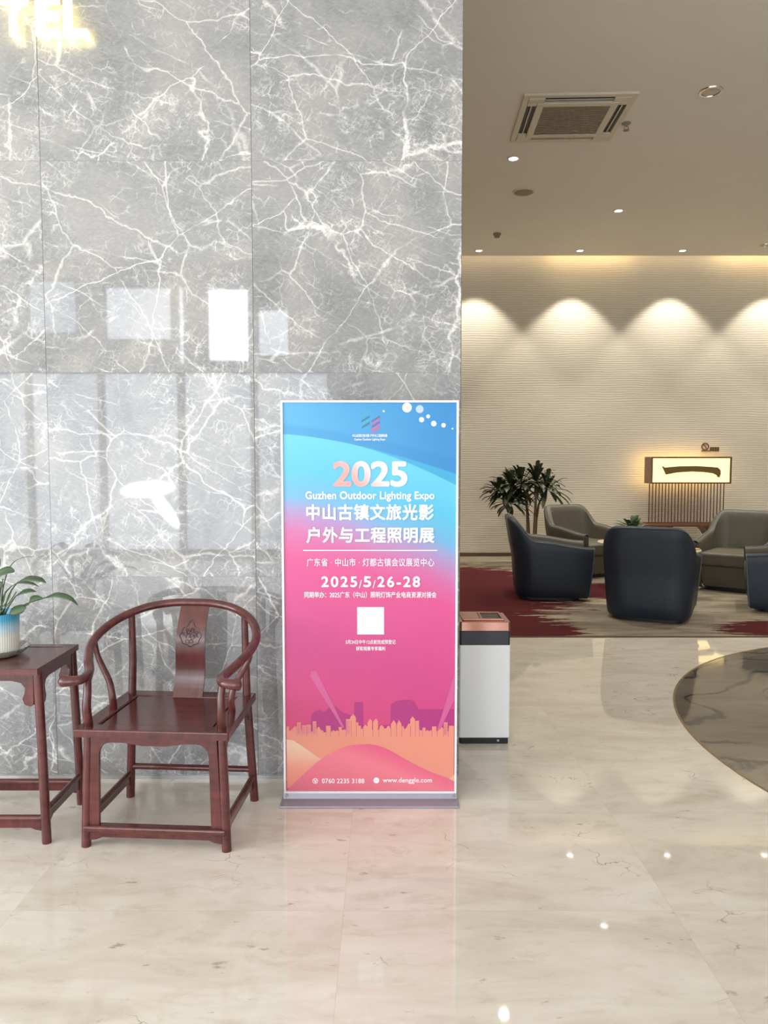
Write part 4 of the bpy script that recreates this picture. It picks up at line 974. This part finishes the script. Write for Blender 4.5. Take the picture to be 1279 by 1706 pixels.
# ------------------------------------------------------------------ tall dracaena
dr = thing('tall_potted_plant', 'tall dark green cane plant in a brown pot against the ribbed wall', 'plant', (2.13, 11.05, CZ))
MB().lathe([(0.001, 0.0), (0.15, 0.0), (0.19, 0.28), (0.205, 0.32), (0.205, 0.35), (0.185, 0.35), (0.178, 0.31), (0.001, 0.30)], seg=40).build('pot', M['pot_brown'], dr)
MB().lathe([(0.001, 0.312), (0.177, 0.312)], seg=30, cap=False).build('soil', M['soil'], dr)
rr = random.Random(21)
canes = [((-0.05, 0, 0.30), (-0.06, 0, 0.62), (-0.08, 0, 0.98)), ((0.03, -0.04, 0.30), (0.035, -0.05, 0.6), (0.05, -0.05, 1.08)), ((0.06, 0.03, 0.30), (0.07, 0.03, 0.6), (0.10, 0.02, 0.85)),
         ((-0.03, 0.04, 0.30), (-0.05, 0.05, 0.7), (-0.10, 0.05, 1.10))]
for c in canes: MB().tube(spline(c, 10), [0.024 - 0.0008 * k for k in range(10)], 10).build('cane', M['trunk'], dr)
tips = [((-0.08, 0, 0.95), (-0.30, 0.0, 1.10), 44, 0.36), ((0.05, -0.05, 1.05), (0.06, -0.02, 1.18), 44, 0.36), ((0.10, 0.02, 0.85), (0.22, 0.0, 1.08), 32, 0.36), ((-0.10, 0.05, 1.05), (-0.16, 0.0, 1.14), 46, 0.36), ((-0.08, 0, 0.9), (-0.50, -0.02, 1.06), 30, 0.28), ((-0.08, 0, 0.9), (-0.32, -0.06, 0.88), 40, 0.33), ((-0.08, 0, 0.95), (-0.42, 0.06, 0.98), 30, 0.3)]
for base, c, cnt, L0 in tips:
    mb = MB(); c = Vector(c); base = Vector(base)
    mb.tube(spline([base, (base + c) / 2 + Vector((0, 0, 0.02)), c], 8), 0.012, 8)
    for k in range(cnt):
        az = k * 2.399 + rr.uniform(-0.3, 0.3); el = math.radians(rr.uniform(-35, 85)); L = L0 * rr.uniform(0.75, 1.15)
        d = Vector((math.cos(az) * math.cos(el), 0.75 * math.sin(az) * math.cos(el), math.sin(el)))
        dn = Vector((0, 0, -1)); b0 = c + d * 0.02
        p = [b0, b0 + d * L * 0.4 + dn * 0.005, b0 + d * L * 0.75 + dn * L * 0.10, b0 + d * L * 0.98 + dn * L * 0.26]
        blade(mb, spline(p, 8), 0.031, lambda u: max(0.05, 0.28 * (1 - u) + math.sin(PI * min(1, u ** 1.5)) ** 0.8), 0.25, None, 2)
    mb.build('leaf_crown', M['leaf'], dr)

# ------------------------------------------------------------------ console bench and illuminated display stand
BCX, BCY = 4.49, 11.45
cb = thing('console_bench', 'low carved brown wooden console against the ribbed wall', 'console', (BCX, BCY, CZ))
MB().box(-0.66, 0.66, -0.20, 0.20, 0.515, 0.555).build('top', M['bench'], cb, smooth=0, bevel=0.006)
for s in (-1, 1):
    lg = MB().prism([(0.22, 0.515), (0.60, 0.515), (0.56, 0.42), (0.50, 0.34), (0.50, 0.0), (0.36, 0.0), (0.36, 0.34), (0.30, 0.43)], lambda a, b, d, s=s: (s * a, d, b), -0.17, 0.17).build('carved_leg', M['bench'], cb, smooth=0, bevel=0.006)
    mb = MB(); rr = random.Random(5 + s)
    for k in range(14):
        a = rr.uniform(0.30, 0.55); b = rr.uniform(0.40, 0.50); q = rr.uniform(0.008, 0.02)
        mb.tube([(s * (a + q * math.cos(j * 0.7)), -0.172, b + q * math.sin(j * 0.7)) for j in range(8)], 0.004, 6)
    mb.build('carving', make_wood('carving_wood', S(120, 72, 48), S(160, 104, 74), 0.4), lg)
ds = thing('illuminated_display_stand', 'glowing lightbox with a curved bronze silhouette on slender rods', 'display stand', (BCX, BCY, CZ + 0.555))
X0, X1, Z0, Z1 = -0.565, 0.615, 0.590, 0.985
MB().box(X0, X0 + 0.022, -0.15, 0.15, Z0, Z1).build('side_panel', M['bench'], ds, smooth=0)
MB().box(X1 - 0.022, X1, -0.15, 0.15, Z0, Z1).build('side_panel', M['bench'], ds, smooth=0)
mb = MB().box(X0 + 0.022, X1 - 0.022, -0.15, 0.15, Z1 - 0.022, Z1).box(X0 + 0.022, X1 - 0.022, -0.15, 0.15, Z0, Z0 + 0.022); mb.build('frame', M['bench'], ds, smooth=0)
MB().box(X0 + 0.022, X1 - 0.022, -0.128, -0.10, Z0 + 0.022, Z1 - 0.022).build('light_panel', M['lightbox'], ds, smooth=0)
sil = [(350, 312), (375, 325), (500, 315), (640, 313), (760, 320), (820, 325), (842, 345), (846, 375), (835, 405), (820, 400), (813, 386), (780, 372), (700, 362), (600, 358), (480, 365), (385, 382)]
sx_ = lambda a: X0 + (a - 262) / (938 - 262) * (X1 - X0); sz_ = lambda b: Z1 - (b - 240) / (455 - 240) * (Z1 - Z0)
MB().prism([(sx_(a), sz_(b)) for a, b in sil], lambda a, b, d: (a, d, b), -0.162, -0.135).build('silhouette', M['silhouette'], ds, smooth=0, bevel=0.003)
mb = MB().box(-0.30, -0.28, -0.15, -0.13, 0.77, 0.80).box(0.25, 0.27, -0.15, -0.13, 0.77, 0.80); mb.build('standoff', M['frame_dark'], ds, smooth=0)
for k in range(24):
    x = X0 + 0.02 + k * (X1 - X0 - 0.075) / 23; MB().tube([(x, -0.03, 0.012), (x, -0.03, Z0)], 0.0085, 8).build('rod', M['frame_dark'] if False else M['bench'], ds)
MB().box(-0.60, 0.60, -0.10, 0.06, 0.0, 0.014).build('foot_board', M['bench'], ds, smooth=0)
area_l = bpy.data.lights.new('backlight', 'AREA'); area_l.shape = 'RECTANGLE'; area_l.size = 1.16; area_l.size_y = 0.36; area_l.energy = 11.0; area_l.color = (1, 0.80, 0.36)
al = bpy.data.objects.new('backlight', area_l); COL.objects.link(al); al.parent = ds; al.location = ((X0 + X1) / 2, 0.16, (Z0 + Z1) / 2); al.rotation_euler = (-PI / 2 , 0, 0)

ws = thing('wall_sign', 'small brown raised emblem and lettering on the ribbed wall above the lightbox', 'sign', (5.02, 11.872, 1.70))
mb = MB(); mb.tube([(-0.075 + 0.052 * math.cos(2 * PI * k / 24), 0, 0.012 + 0.052 * math.sin(2 * PI * k / 24)) for k in range(25)], 0.009, 8)
mb.tube([(-0.105, 0, 0.04), (-0.075, 0, 0.02), (-0.06, 0, -0.01), (-0.04, 0, -0.03)], 0.008, 8); mb.box(-0.13, 0.0, -0.008, 0.008, -0.062, -0.048)
mb.build('emblem', M['sign_brown'], ws)
mb = MB()
for k in range(4):
    x = 0.0 + k * 0.036
    for q in range(3): mb.box(x, x + 0.028, -0.008, 0.008, -0.058 + q * 0.024, -0.048 + q * 0.024)
    mb.box(x + 0.003, x + 0.010, -0.008, 0.008, -0.06, 0.004); mb.box(x + 0.019, x + 0.026, -0.008, 0.008, -0.06, 0.004)
mb.build('lettering', M['sign_brown'], ws, smooth=0)
